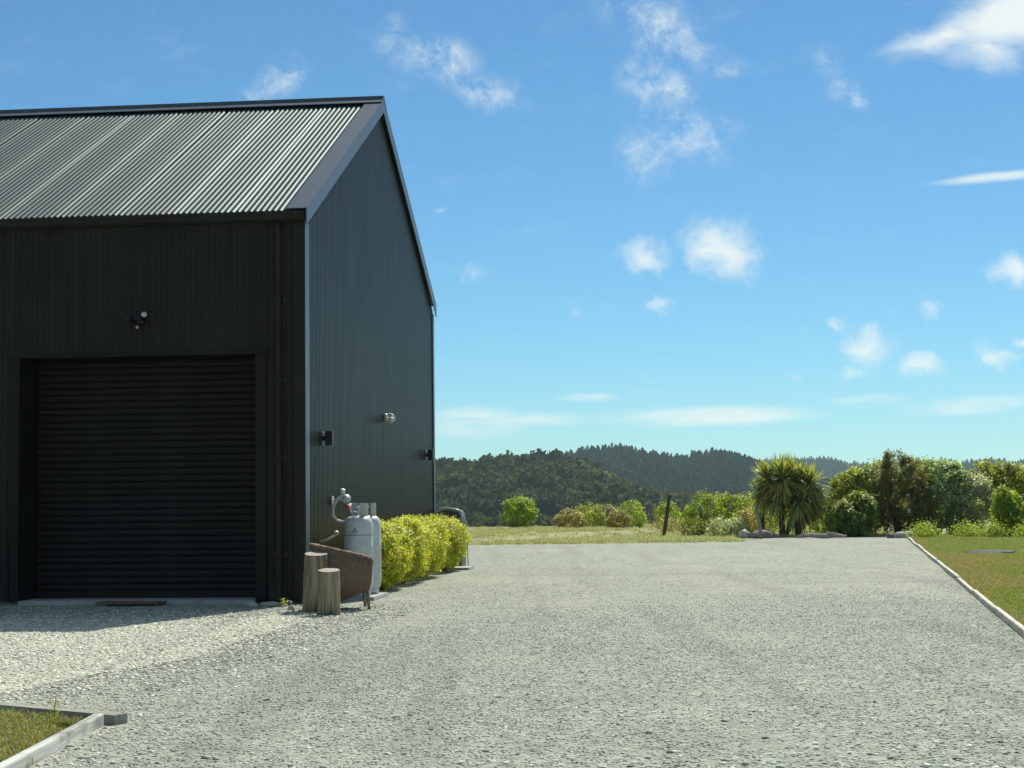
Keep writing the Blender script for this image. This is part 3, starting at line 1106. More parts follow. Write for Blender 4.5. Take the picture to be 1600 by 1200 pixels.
# door surround and roller door
box('door_jamb', (DOOR_L - 0.11, -0.05, 0.03), (DOOR_L, 0.60, DOOR_T + 0.02), 'door_steel', shed, 0.004)
box('door_jamb', (DOOR_R, -0.05, 0.03), (DOOR_R + 0.135, 0.60, DOOR_T + 0.02), 'door_steel', shed, 0.004)
box('door_head', (DOOR_L - 0.17, -0.055, DOOR_T + 0.021), (DOOR_R + 0.18, 0.60, DOOR_T + 0.075), 'door_steel', shed, 0.004)
box('threshold', (DOOR_L + 0.002, -0.05, -0.05), (DOOR_R - 0.002, 0.58, 0.05), 'concrete', shed, 0.006)
door = root('roller_door', None, None, parent=shed)
door.location = (0, 0.50, 0)
SP = 0.0865
sl = []
for (y, z) in ((0.0, 0.0), (-0.012, 0.004), (-0.018, 0.022), (-0.021, 0.042), (-0.018, 0.062), (-0.012, 0.078), (0.0, 0.0815), (0.006, 0.0845), (0.012, 0.0815), (0.012, 0.0)):
    sl.append((y, z))
V = [(x, y, z) for x in (DOOR_L + 0.03, DOOR_R - 0.01) for (y, z) in sl]
n = len(sl)
Fc = [(i, (i + 1) % n, n + (i + 1) % n, n + i) for i in range(n)] + [tuple(range(n)), tuple(range(2 * n - 1, n - 1, -1))]
me_sl = mesh('slat', V, Fc)
for k in range(34):
    z = 0.145 + k * SP
    o = put('slat', me_sl, 'door_steel', door, (0, random.uniform(-.0015, .0015), z))
box('bottom_rail', (DOOR_L + 0.03, -0.025, 0.052), (DOOR_R - 0.01, 0.02, 0.143), 'door_steel', door, 0.006)
box('backing', (DOOR_L, 0.03, 0.05), (DOOR_R, 0.05, DOOR_T + 0.02), 'door_steel', door)

# ------------------------------------------------------------------ fittings on the shed walls
def Wl(x, y, z):
    return W2(x, y, z)


sl_ = root('security_light', 'twin head sensor floodlight on the front wall above the roller door', 'light', Wl(-2.09, -0.03, 3.53), -SHED_G)
lathe('base', [(0.055, 0), (0.06, 0.02), (0.05, 0.05)], 'black_plastic', sl_, 20, (0, 0, 0), (R(90), 0, 0))
for sx, tz, lens in ((0.085, 0.05, 'lens_glass'), (-0.085, 0.02, 'black_plastic')):
    h_ = lathe('lamp_head', [(0.018, -0.08), (0.032, -0.06), (0.036, 0.03), (0.044, 0.055)], 'black_plastic', sl_, 20, (sx, -0.13, tz), (R(75), 0, R(25 if sx > 0 else -25)))
    lathe('lens', [(0.036, 0.0), (0.034, 0.010), (0.014, 0.016)], lens, h_, 20, (0, 0, 0.056))
    tube('arm', [(sx * 0.2, -0.04, 0.0), (sx * 0.7, -0.07, tz * .5), (sx, -0.10, tz)], 0.012, 'black_plastic', sl_)
sn = lathe('sensor', [(0.03, 0), (0.034, 0.03), (0.028, 0.06), (0.01, 0.075)], 'black_plastic', sl_, 16, (0, -0.06, -0.05), (R(120), 0, 0))
lathe('sensor_eye', [(0.02, 0), (0.014, 0.015), (0.004, 0.02)], 'pale_pipe', sn, 12, (0, 0, 0.07))

gl = root('gable_light', 'small white sensor light on the gable wall', 'light', Wl(0.012, 5.42, 2.53), -SHED_G)
lathe('base', [(0.06, 0), (0.06, 0.03), (0.045, 0.045)], 'white_plastic', gl, 20, (0, 0, 0.02), (0, R(90), 0))
tube('arm', [(0.03, 0, 0.05), (0.07, 0, 0.07), (0.11, -0.02, 0.055), (0.15, -0.03, 0.01), (0.16, -0.03, -0.03)], [0.02, .02, .02, .018, .016], 'white_plastic', gl, 10)
lathe('lamp_head', [(0.025, -0.05), (0.042, -0.03), (0.048, 0.03), (0.04, 0.05)], 'white_plastic', gl, 18, (0.105, -0.05, -0.02), (R(110), 0, R(20)))
box('sensor', (0.04, -0.06, -0.07), (0.075, -0.01, -0.02), 'white_plastic', gl, 0.01)


def wall_light(y, label):
    o = root('wall_light', label, 'light', Wl(0.012, y, 2.06), -SHED_G, 'black wall lights on the gable wall')
    box('back_plate', (0, -0.05, -0.09), (0.014, 0.05, 0.09), 'black_plastic', o, 0.003)
    box('bracket', (0.0145, -0.025, -0.03), (0.06, 0.025, 0.03), 'black_plastic', o, 0.003)
    b_ = box('lamp_body', (0.0605, -0.05, -0.095), (0.15, 0.05, 0.095), 'black_plastic', o, 0.004)
    for s in (-1, 1):
        lathe('screw_cap', [(0.014, 0), (0.014, 0.012), (0.008, 0.016)], 'pale_pipe', o, 12, (0.016, -0.005, s * 0.072), (0, R(90), 0))
        box('glass', (0.075, -0.035, s * 0.096 - 0.003), (0.135, 0.035, s * 0.096 + 0.003), 'lens_glass', b_)
    return o


wall_light(0.90, 'black box wall light on the gable near the front corner')
wall_light(9.35, 'black box wall light on the gable near the rear corner')

mat_ = box('doormat', (-2.52, -0.40, 0.012), (-1.72, -0.07, 0.035), 'doormat', None, 0.006)
mat_.location = SHED_AT; mat_.rotation_euler = (0, R(0.3), -SHED_G)
tag(mat_, 'brown worn doormat lying on the gravel before the roller door', 'doormat')

# ------------------------------------------------------------------ gas cylinders, regulator, tap
pad = box('concrete_pad', (0.20, 0.42, -0.04), (0.78, 1.45, 0.05), 'concrete', None, 0.008)
pad.location = SHED_AT; pad.rotation_euler = (0, 0, -SHED_G)
tag(pad, 'pale concrete pad under the gas cylinders', 'pad')


def gas_cylinder(x, y, rz, label, logo):
    o = root('gas_cylinder', label, 'gas cylinder', Wl(x, y, 0.051), -SHED_G + rz, 'gas cylinders beside the gable wall')
    lathe('body', [(0.05, 0.055), (0.14, 0.06), (0.172, 0.09), (0.184, 0.14), (0.187, 0.20), (0.187, 0.60), (0.1885, 0.605), (0.1885, 0.625), (0.187, 0.63), (0.187, 0.86), (0.182, 0.925), (0.165, 0.972), (0.13, 1.0), (0.06, 1.015), (0.03, 1.018)], 'cylinder_paint', o, 48)
    lathe('foot_ring', [(0.150, 0.0), (0.156, 0.0), (0.156, 0.085), (0.150, 0.085), (0.150, 0.0)], 'cylinder_paint', o, 40, close=False)
    # collar with a wide opening at the back
    lathe('collar', [(0.118, 1.0), (0.124, 1.0), (0.124, 1.165), (0.128, 1.172), (0.118, 1.172), (0.118, 1.0)], 'collar_paint', o, 36, close=False, arc=(R(-72), R(175)))
    lathe('valve', [(0.024, 0), (0.024, 0.045), (0.016, 0.05), (0.016, 0.08), (0.03, 0.085), (0.032, 0.105), (0.022, 0.115)], 'pale_pipe', o, 16, (0, 0, 1.015))
    tube('outlet', [(0, 0, 1.055), (-0.05, 0.0, 1.055), (-0.075, 0, 1.055)], 0.013, 'pale_pipe', o)
    if logo:
        # small blue triangle emblem and a dark band, printed on the body
        def on_body(a, z):
            return (0.1882 * math.cos(a), 0.1882 * math.sin(a), z)
        a0 = R(-92)
        def tri(s, zc):
            return [(a0 - s * 0.20, zc - s * 0.030), (a0 + s * 0.20, zc - s * 0.030), (a0, zc + s * 0.042)]
        o3, i3 = tri(1.0, 0.83), tri(0.42, 0.828)
        V = [on_body(*p_) for p_ in o3 + i3]
        put('emblem', mesh('emblem', V, [(0, 1, 4, 3), (1, 2, 5, 4), (2, 0, 3, 5)]), 'blue_print', o)
        lathe('band', [(0.1887, 0.765), (0.1887, 0.773)], 'dark_print', o, 40, close=False, arc=(R(-165), R(10)))
        for k, w in enumerate((0.5, 0.35)):
            vs = []
            for a in np.linspace(a0 - w, a0 + w * 0.1, 9):
                vs += [on_body(a, 0.80 - 0.022 * k), on_body(a, 0.808 - 0.022 * k)]
            put('lettering_line', mesh('lettering_line', vs, [(2 * i, 2 * i + 2, 2 * i + 3, 2 * i + 1) for i in range(8) if i % 3 != 2]), 'dark_print', o)
    return o


gas_cylinder(0.53, 0.70, R(0), 'front grey gas cylinder with blue triangle emblem, beside the wicker chair', True)
gas_cylinder(0.545, 1.17, R(20), 'rear grey gas cylinder, partly hidden behind the front one next to the hedge', False)

reg = root('gas_regulator', 'grey gas regulator with looped hose and red knob above the cylinders', 'regulator', Wl(0.012, 0.95, 1.30), -SHED_G)
box('wall_plate', (0, 0.50, -0.10), (0.02, 0.60, 0.02), 'pale_pipe', reg, 0.004)
tube('inlet_pipe', [(0.02, 0.55, -0.04), (0.18, 0.35, -0.04), (0.34, -0.2, -0.03)], 0.011, 'pale_pipe', reg)
lathe('regulator_body', [(0.02, -0.03), (0.055, -0.02), (0.06, 0.0), (0.055, 0.02), (0.03, 0.03), (0.026, 0.05)], 'pale_pipe', reg, 24, (0.36, -0.23, -0.02), (R(70), 0, R(15)))
lathe('cap', [(0.03, -0.02), (0.034, 0.02), (0.026, 0.035)], 'white_plastic', reg, 18, (0.315, -0.24, 0.07), (R(20), R(15), 0))
tube('neck', [(0.315, -0.24, 0.06), (0.335, -0.235, 0.02), (0.36, -0.23, -0.02)], 0.018, 'pale_pipe', reg)
tube('hose', [(0.32, -0.25, 0.03), (0.245, -0.27, -0.03), (0.195, -0.28, -0.13), (0.195, -0.28, -0.235), (0.25, -0.27, -0.30), (0.34, -0.26, -0.318), (0.42, -0.255, -0.28), (0.455, -0.25, -0.235)], 0.021, 'hose', reg, 12)
lathe('knob', [(0.02, 0), (0.036, 0.005), (0.038, 0.03), (0.03, 0.042)], 'red_plastic', reg, 16, (0.38, -0.28, -0.13), (R(90), 0, R(10)))
tube('pigtail', [(0.37, -0.24, -0.05), (0.40, -0.24, -0.13), (0.43, -0.25, -0.2), (0.455, -0.25, -0.235)], 0.009, 'pale_pipe', reg)

tp = root('garden_tap', 'small grey tap on a pipe low on the gable wall beside the cylinders', 'tap', Wl(0.012, 0.75, 0.83), -SHED_G)
tube('pipe', [(0, 0.05, -0.10), (0.10, 0.03, -0.07), (0.22, 0.0, -0.01)], 0.016, 'pale_pipe', tp)
lathe('handle', [(0.015, -0.015), (0.034, -0.01), (0.034, 0.012), (0.015, 0.018)], 'pale_pipe', tp, 14, (0.225, -0.01, 0.01), (R(60), R(30), 0))

# ------------------------------------------------------------------ wicker chair
ch = root('wicker_chair', 'brown wicker tub armchair with wooden legs beside the gas cylinders', 'chair', (-2.03, 19.42, 0.0), R(10))
ch.scale = (1.0, 1.0, 0.925)
def chair_shell():
    """U-shaped woven wall, high at the back (-x) and falling to the arms (+x)"""
    outer, pts = [], []
    nseg = 40
    for i in range(nseg + 1):
        t = i / nseg
        # path of the U from near arm front round the back to far arm front
        if t < 0.34:
            k = t / 0.34; x, y = 0.33 - 0.48 * k, -0.30 - 0.02 * math.sin(k * 3.14)
        elif t > 0.66:
            k = (1 - t) / 0.34; x, y = 0.33 - 0.48 * k, 0.30 + 0.02 * math.sin(k * 3.14)
        else:
            a = math.pi * (t - 0.34) / 0.32
            x, y = -0.15 - 0.20 * math.sin(a), -0.30 * math.cos(a)
        back = min(1, max(0, (0.33 - x) / 0.66))
        top_ = 0.615 + 0.175 * back ** 0.9
        low = 0.05 + 0.20 * min(1, max(0, (x + .30) / .62)) ** 1.4
        pts.append((x, y, low, top_))
    V, Fc = [], []
    for (x, y, low, top_) in pts:
        d = Vector((x + 0.02, y, 0))
        inn = d * 0.86
        flare = d * 1.05
        V += [(d.x * .93, d.y * .93, low), (d.x, d.y, (low + top_) / 2), (flare.x, flare.y, top_), (flare.x * .9, flare.y * .9, top_ + 0.012), (inn.x, inn.y, (low + top_) / 2), (inn.x * .97, inn.y * .97, low)]
    m = 6
    for i in range(nseg):
        for k in range(m):
            j = (k + 1) % m
            Fc.append((i * m + k, (i + 1) * m + k, (i + 1) * m + j, i * m + j))
    Fc.append(tuple(range(m))); Fc.append(tuple(nseg * m + k for k in range(m - 1, -1, -1)))
    return mesh('shell', V, Fc, True), pts
shell_me, cpts = chair_shell()
put('shell', shell_me, 'wicker', ch)
rim = [((x + 0.02) * 1.0, y * 1.0, t_ + 0.01 + random.uniform(-.006, .006)) for (x, y, l_, t_) in cpts]
tube('rim', rim, [0.026 + random.uniform(-.004, .004) for _ in rim], 'wicker', ch, 8)
box('seat', (-0.30, -0.27, 0.26), (0.32, 0.27, 0.34), 'wicker', ch, 0.03)
box('front_panel', (0.30, -0.27, 0.20), (0.325, 0.27, 0.262), 'wicker', ch, 0.01)
for (lx, ly) in ((0.30, -0.25), (0.30, 0.25), (-0.24, -0.2), (-0.24, 0.2)):
    tube('leg', [(lx, ly, 0.28), (lx * 1.02, ly * 1.02, 0.12), (lx * 1.06, ly * 1.06, 0.0)], [0.024, 0.021, 0.017], 'chair_leg_wood', ch, 10)

# ------------------------------------------------------------------ timber stubs
def log(name, loc, r0, h, lean, label, seed):
    g = random.Random(seed)
    o = root(name, label, 'log', loc, 0, 'weathered timber stubs by the shed corner')
    seg, rings = 28, 9
    wob = [1 + 0.05 * math.sin(2 * k * 6.28 / seg + seed) + 0.035 * math.sin(5 * k * 6.28 / seg + 2 * seed) + g.uniform(-.045, .045) for k in range(seg)]
    V, Fc = [], []
    for i in range(rings):
        z = h * i / (rings - 1)
        for k in range(seg):
            a = 6.283 * k / seg
            r_ = r0 * wob[k] * (1.05 - 0.06 * i / (rings - 1)) + g.uniform(-.0015, .0015)
            if i == rings - 1:
                r_ *= 0.985
            V.append((r_ * math.cos(a) + lean[0] * z, r_ * math.sin(a) + lean[1] * z, z - 0.01 + (0.16 * r_ * math.sin(a) if i == rings - 1 else 0)))
    for i in range(rings - 1):
        for k in range(seg):
            j = (k + 1) % seg
            Fc.append((i * seg + k, i * seg + j, (i + 1) * seg + j, (i + 1) * seg + k))
    Fc.append(tuple(range(seg - 1, -1, -1)))
    put('trunk', mesh('trunk', V, Fc, True), 'weathered_log', o)
    V2 = [V[(rings - 1) * seg + k] for k in range(seg)]
    V2 = [(x * 0.999, y * 0.999, z + 0.002) for x, y, z in V2]
    put('cut_end', mesh('cut_end', V2, [tuple(range(seg))]), 'driftwood', o)
    return o


log('timber_stub', (-2.275, 19.02, 0), 0.133, 0.665, (0.03, 0.0), 'taller weathered timber stub leaning against the shed corner', 3)
log('timber_stub', (-2.05, 18.44, 0), 0.117, 0.50, (0.005, 0.0), 'shorter weathered timber stub in front of the wicker chair', 8)

# ------------------------------------------------------------------ hedge of clipped bushes along the gable
HED = [(2.95, 0.88, 0.92, 'nearest clipped yellow-green bush of the hedge, next to the gas cylinders'),
       (4.70, 0.98, 0.98, 'second clipped yellow-green bush of the hedge from the gas cylinders'),
       (6.50, 0.92, 0.97, 'third clipped yellow-green bush of the hedge from the gas cylinders'),
       (8.75, 0.86, 0.92, 'farthest clipped yellow-green bush of the hedge at the rear corner')]
for i, (yy, hl, hh, lab) in enumerate(HED):
    o = root('hedge_bush', lab, 'hedge', Wl(0.41, yy, 0), -SHED_G, 'clipped bushes of the hedge along the gable wall')
    lob = [(0.0, 0, hh * 0.50, 0.33, hl * 0.80, hh * 0.45), (0.02, -hl * .48, hh * .56, .33, hl * .46, hh * .42), (0.03, hl * .42, hh * .54, .35, hl * .5, hh * .44), (0.05, 0, hh * .64, .30, hl * .55, hh * .36)]
    foliage('crown', crown(lob, 17000, (0.033, 0.024), 60 + i, squash=2.25, clump=0.33, cluster=34, fuzz=0.15), 'leaf_hedge', o)
    vs, fs = stems(0.7, 0.5, 9, 0.014, 70 + i)
    put('trunk', mesh('trunk', vs, fs, True), 'bark', o)
for (x, y, lab) in ((0.50, 9.55, 'pale paving slab at the far end of the hedge'),):
    s_ = box('paving_slab', (-0.22, -0.3, 0.0), (0.30, 0.35, 0.045), 'concrete', None, 0.006, Wl(x, y, 0), (0, 0, -SHED_G))
    tag(s_, lab, 'paving slab')

# grey moulded hood at the rear corner, with a bent pale pipe
pc = root('pump_cover', 'dark grey rounded plastic hood behind the far end of the hedge', 'cover', Wl(0.0, 11.1, 0), -SHED_G)
prof = [(-0.16, 0.0), (-0.16, 0.78), (-0.12, 0.90), (-0.04, 1.0), (0.07, 1.07), (0.18, 1.085), (0.36, 1.06), (0.42, 1.035), (0.455, 0.98), (0.465, 0.86), (0.465, 0.0)]
V = []
for y, k in ((-0.32, 0.96), (-0.28, 1.0), (0.28, 1.0), (0.32, 0.96)):
    V += [((x - 0.15) * k + 0.15, y, z * (0.985 if k < 1 else 1)) for x, z in prof]
n = len(prof)
Fc = [(r_ * n + i, r_ * n + i + 1, (r_ + 1) * n + i + 1, (r_ + 1) * n + i) for r_ in range(3) for i in range(n - 1)] + [tuple(range(n - 1, -1, -1)), tuple(3 * n + i for i in range(n))]
put('hood', mesh('hood', V, Fc, False), 'grey_hood', pc)
tube('rim', [(x * 1.01, -0.325, z * 0.995 + 0.006) for x, z in prof[2:9]], 0.028, 'pale_hood', pc, 10)
box('end_panel', (0.40, -0.345, 0.55), (0.475, -0.322, 0.92), 'pale_hood', pc, 0.01)
tube('pipe', [(0.44, -0.33, 0.98), (0.50, -0.34, 0.95), (0.55, -0.35, 0.84), (0.575, -0.36, 0.62), (0.58, -0.37, 0.3), (0.60, -0.38, 0.02)], 0.012, 'pale_pipe', pc, 8)

# ------------------------------------------------------------------ timber edging
wt = box('white_timber', (-0.03, -2.6, -0.05), (0.03, 0.02, 0.066), 'white_timber', None, 0.005, (-2.36, 9.48, 0), (0, 0, R(0.2)))
tag(wt, 'white weathered edging timber running out of the picture at bottom left', 'timber')
gt = box('grey_timber', (-4.6, -0.055, -0.05), (0.0, 0.055, 0.055), 'grey_timber', None, 0.006, (-2.245, 9.545, 0), (0, 0, R(-34)))
tag(gt, 'grey edging timber behind the white one, at the grass patch', 'timber')
ed = root('lawn_edging', 'long row of pale timber edging boards between gravel and lawn', 'edging')
yb = 8.0
g_ = random.Random(4)
ea = math.atan(0.2062)
while yb < 46.9:
    L_ = min(3.2, 47.0 - yb)
    b_ = box('board', (-0.026, 0.004, -0.04), (0.026, L_ / math.cos(ea) * 0.995, 0.062), 'edge_timber', ed, 0.005, (edge_x(yb) + g_.uniform(-.012, .012), yb, g_.uniform(-.012, .008)), (0, 0, -ea + g_.uniform(-.006, .006)))
    yb += L_

# ------------------------------------------------------------------ stones on the yard (uncountable)
def proto_collection(name, objs):
    c = bpy.data.collections.new(name)
    for o in objs:
        c.objects.link(o)
    return c


def stone_proto(name, seed, mat):
    g = np.random.default_rng(seed)
    V, Fc = ico(1)
    V = V * (1 + 0.28 * lump(V, seed, 2.2))[:, None] * np.array([1.0, g.uniform(.62, .95), g.uniform(.24, .44)])
    me = mesh(name, V + g.normal(scale=.05, size=V.shape), Fc)
    me.materials.append(MATS[mat])
    return bpy.data.objects.new(name, me)


def blade_proto(name, seed, mat, n, h, w, spread, droop):
    g = np.random.default_rng(seed)
    V, Fc, T = [], [], []
    for i in range(n):
        a = g.uniform(0, 6.28); d = np.array([math.cos(a), math.sin(a), 0]); s = np.array([-d[1], d[0], 0])
        p0 = np.array([g.normal(scale=spread), g.normal(scale=spread), 0])
        hh = h * g.uniform(.5, 1.15); lean = g.uniform(.1, 1.0) * droop
        k = len(V)
        V += [p0 + s * w, p0 - s * w, p0 + d * lean * hh * .4 + s * w * .8 + [0, 0, hh * .65], p0 + d * lean * hh * .4 - s * w * .8 + [0, 0, hh * .65], p0 + d * lean * hh + [0, 0, hh * (1 - .3 * lean)]]
        Fc += [(k, k + 1, k + 3, k + 2), (k + 2, k + 3, k + 4)]
        tt = np.clip(1 + g.normal(scale=.25), .4, 1.7); wm = g.normal(scale=.15)
        T += [[tt * (1 + wm), tt, tt * (1 - wm)]] * 5
    me = mesh(name, V, Fc)
    set_tone(me, np.clip(np.array(T), .05, 2))
    me.materials.append(MATS[mat])
    return bpy.data.objects.new(name, me)


def instance_group(coll):
    ng = bpy.data.node_groups.new('scatter_' + coll.name, 'GeometryNodeTree')
    ng.interface.new_socket('Geometry', in_out='INPUT', socket_type='NodeSocketGeometry')
    ng.interface.new_socket('Geometry', in_out='OUTPUT', socket_type='NodeSocketGeometry')
    gi = ng.nodes.new('NodeGroupInput'); go = ng.nodes.new('NodeGroupOutput')
    ci = ng.nodes.new('GeometryNodeCollectionInfo')
    ci.inputs['Collection'].default_value = coll
    ci.inputs['Separate Children'].default_value = True
    ci.inputs['Reset Children'].default_value = True
    ip = ng.nodes.new('GeometryNodeInstanceOnPoints')
    ip.inputs['Pick Instance'].default_value = True
    def attr(nm, typ):
        a = ng.nodes.new('GeometryNodeInputNamedAttribute'); a.data_type = typ
        a.inputs['Name'].default_value = nm
        return [s for s in a.outputs if s.enabled and s.name == 'Attribute'][0]
    L = ng.links.new
    L(gi.outputs[0], ip.inputs['Points'])
    L(ci.outputs[0], ip.inputs['Instance'])
    L(attr('pick', 'INT'), ip.inputs['Instance Index'])
    L(attr('turn', 'FLOAT_VECTOR'), ip.inputs['Rotation'])
    L(attr('size', 'FLOAT_VECTOR'), ip.inputs['Scale'])
    L(ip.outputs[0], go.inputs[0])
    return ng


def scatter_object(name, P, turn, size, pick, coll, label):
    me = bpy.data.meshes.new(name)
    me.vertices.add(len(P)); me.vertices.foreach_set('co', P.astype(np.float32).ravel())
    a = me.attributes.new('turn', 'FLOAT_VECTOR', 'POINT'); a.data.foreach_set('vector', turn.astype(np.float32).ravel())
    a = me.attributes.new('size', 'FLOAT_VECTOR', 'POINT'); a.data.foreach_set('vector', size.astype(np.float32).ravel())
    a = me.attributes.new('pick', 'INT', 'POINT'); a.data.foreach_set('value', pick.astype(np.int32))
    me.update()
    o = put(name, me, None)
    md = o.modifiers.new('scatter', 'NODES')
    md.node_group = instance_group(coll)
    return tag(o, label, kind='stuff')


def on_gravel(P):
    lx, ly = to_local(P[:, :2])
    ok = ~((lx < 0.0) & (ly > -0.07))                       # not inside the shed
    ok &= ~((lx > .18) & (lx < .80) & (ly > .40) & (ly < 1.47))
    ok &= P[:, 0] < edge_x(P[:, 1]) - 0.04
    ok &= ~((P[:, 0] < -2.31) & (P[:, 1] < 9.68 - (P[:, 0] + 2.31) * 0.675))
    ok &= ~((np.abs(P[:, 0] + 2.28) < .08) & (P[:, 1] < 9.66) & (P[:, 1] > 9.46))
    return ok


def fan(n, y0, y1, g, half=0.345):
    """even spread over the ground in view plus a margin"""
    t = g.uniform(0, 1, n)
    y = np.sqrt(y0 * y0 + t * (y1 * y1 - y0 * y0))
    x = g.uniform(-1, 1, n) * (half * y + 0.3)
    return np.stack([x, y, np.zeros(n)], 1)


stones = proto_collection('stone_shapes', [stone_proto('stone_shape', 100 + k, 'stone') for k in range(6)])
pales = proto_collection('pale_stone_shapes', [stone_proto('pale_stone_shape', 130 + k, 'pale_stone') for k in range(6)])


def stone_field(name, P, g, smin, smax, coll, label, power=2.2):
    n = len(P)
    s = smin + (smax - smin) * g.uniform(0, 1, n) ** power
    P = P.copy()
    P[:, 2] = s * 0.10
    turn = np.stack([g.normal(scale=.16, size=n), g.normal(scale=.16, size=n), g.uniform(0, 6.28, n)], 1)
    return scatter_object(name, P, turn, np.repeat(s[:, None], 3, 1), g.integers(0, 6, n), coll, label)


g = np.random.default_rng(77)
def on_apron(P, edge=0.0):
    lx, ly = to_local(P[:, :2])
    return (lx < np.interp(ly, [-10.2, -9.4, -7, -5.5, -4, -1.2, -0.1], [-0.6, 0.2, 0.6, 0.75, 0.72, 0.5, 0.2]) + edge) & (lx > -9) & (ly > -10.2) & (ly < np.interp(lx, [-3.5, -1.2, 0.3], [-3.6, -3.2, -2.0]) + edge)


A_ = fan(680000, 6.2, 36.0, g)
A_ = A_[on_gravel(A_) & (g.uniform(0, 1, len(A_)) < np.exp(-np.clip((A_[:, 1] - 8.5) / 9.5, 0, 9) ** 2))]
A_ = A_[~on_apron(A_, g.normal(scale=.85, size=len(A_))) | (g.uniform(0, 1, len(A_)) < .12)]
A_ = A_[g.uniform(0, 1, len(A_)) < np.clip(.85 + .5 * lump(A_ * np.array([1.3, .5, 1]), 19, 1.0), .35, 1)]
stone_field('gravel_stones', A_, g, 0.0045, 0.0130, stones, 'loose grey crushed stones covering the yard', 1.5)
C_ = fan(3600, 6.2, 11.0, g)
C_ = C_[on_gravel(C_) & (g.uniform(0, 1, len(C_)) < np.clip((8.6 - C_[:, 1]) / 1.6 + .12, .05, 1))]
stone_field('coarse_stones', C_, g, 0.012, 0.028, stones, 'coarser stones scattered at the near edge of the yard')
# apron of lighter, larger stones in front of the door
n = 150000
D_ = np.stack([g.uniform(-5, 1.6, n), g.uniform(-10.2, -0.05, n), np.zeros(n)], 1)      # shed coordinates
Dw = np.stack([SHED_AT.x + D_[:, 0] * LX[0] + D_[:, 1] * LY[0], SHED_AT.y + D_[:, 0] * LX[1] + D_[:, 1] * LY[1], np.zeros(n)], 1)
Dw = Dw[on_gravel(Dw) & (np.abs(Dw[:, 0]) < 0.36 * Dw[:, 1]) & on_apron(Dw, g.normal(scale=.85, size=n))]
stone_field('apron_stones', Dw, g, 0.008, 0.024, pales, 'pale stones spread in front of the roller door', 2.0)

# ------------------------------------------------------------------ grass
def clumps(name, P, g, smin, smax, coll, npro, label, z=0.0, pick=None):
    n = len(P)
    P = P.copy(); P[:, 2] = z
    s = g.uniform(smin, smax, n)
    turn = np.stack([np.zeros(n), np.zeros(n), g.uniform(0, 6.28, n)], 1)
    return scatter_object(name, P, turn, np.repeat(s[:, None], 3, 1), g.integers(0, npro, n) if pick is None else pick, coll, label)


lawn_blades = proto_collection('lawn_tufts', [blade_proto('lawn_tuft', 200 + k, 'blade' if k < 3 else 'blade_dry', 16, 0.035, 0.0035, 0.035, 1.0) for k in range(5)])
field_blades = proto_collection('field_tufts', [blade_proto('field_tuft', 220 + k, 'blade_field', 22, 0.10, 0.006, 0.08, 1.6) for k in range(5)])
patch_blades = proto_collection('patch_tufts', [blade_proto('patch_tuft', 240 + k, 'blade_dry' if k < 3 else 'blade', 18, 0.045, 0.0022, 0.03, 1.2) for k in range(5)])
n = 36000
y = np.sqrt(g.uniform(12.0 ** 2, 50.0 ** 2, n)); x = edge_x(y) + 0.05 + g.uniform(0, 1, n) * (0.36 * y - edge_x(y) + 1.0)
P = np.stack([x, y, np.zeros(n)], 1)
P = P[(x > edge_x(y) + .03) & (x < .36 * y + 1.0)]
P = P[lump(P, 12, 0.8) + g.normal(scale=.35, size=len(P)) > -0.75]
near_edge = np.exp(-(P[:, 0] - edge_x(P[:, 1])) / 0.55)
dry = lump(P * np.array([1, .55, 1]), 33, 0.9) + 1.1 * near_edge + g.normal(scale=.3, size=len(P)) > 0.45
clumps('lawn_grass', P, g, 0.6, 1.3, lawn_blades, 5, 'short lawn grass blades', 0.012, np.where(dry, g.integers(3, 5, len(P)), g.integers(0, 3, len(P))))
n = 2600
y = np.sqrt(g.uniform(13.0 ** 2, 48.0 ** 2, n))
P = np.stack([edge_x(y) + .06 + np.abs(g.normal(scale=.05, size=n)), y, np.zeros(n)], 1)
clumps('edging_grass', P[lump(P, 17, 1.1) > -.2], g, 0.6, 1.3, patch_blades, 5, 'longer grass leaning over the timber edging', 0.012)
n = 9000
P = np.stack([g.uniform(-4, 13, n), 46.0 + 30 * g.uniform(0, 1, n) ** 1.3, np.zeros(n)], 1)
P = P[(P[:, 0] < 6.5) | (P[:, 1] > 50.6)]
n = len(P)
P = P[(lump(P * np.array([1, .6, 1]), 14, 0.7) + g.normal(scale=.5, size=n)) > 0.0]
clumps('field_grass', P, g, 0.5, 1.3, field_blades, 5, 'cut pale grass lying in tufts over the field', 0.0)
n = 11000
P = np.stack([g.uniform(-3.9, -2.43, n), g.uniform(7.2, 10.4, n), np.zeros(n)], 1)
P = P[P[:, 1] < 9.42 - (P[:, 0] + 2.37) * 0.675]
clumps('patch_grass', P[lump(P, 16, 2.2) > -.75], g, 0.6, 1.5, patch_blades, 5, 'grass in the small patch behind the white timber', 0.006)

# tall weeds along the far lawn edge
V_, F_, T_ = [], [], []
wd = []
g2 = np.random.default_rng(31)
for k in range(80):
    x = g2.uniform(11.6, 18.5); y = 48.6 - (x - 11.6) * 0.55 + g2.normal(scale=.45)
    y = max(y, 43.5)
    r_ = g2.uniform(.16, .34); h_ = g2.uniform(.10, .24)
    Vc, Fk, Tc = crown([(x, y, h_ * .8, r_, r_, h_)], 170, (0.075, 0.035), 300 + k, cluster=10, clump=0.5)
    F_.append(Fk + sum(len(a) for a in V_)); V_.append(Vc); T_.append(Tc)
me = mesh('lawn_edge_weeds', np.vstack(V_), np.vstack(F_)); set_tone(me, np.vstack(T_))
tag(put('lawn_edge_weeds', me, 'leaf_lime'), 'leafy green weeds along the far edge of the lawn', kind='stuff')

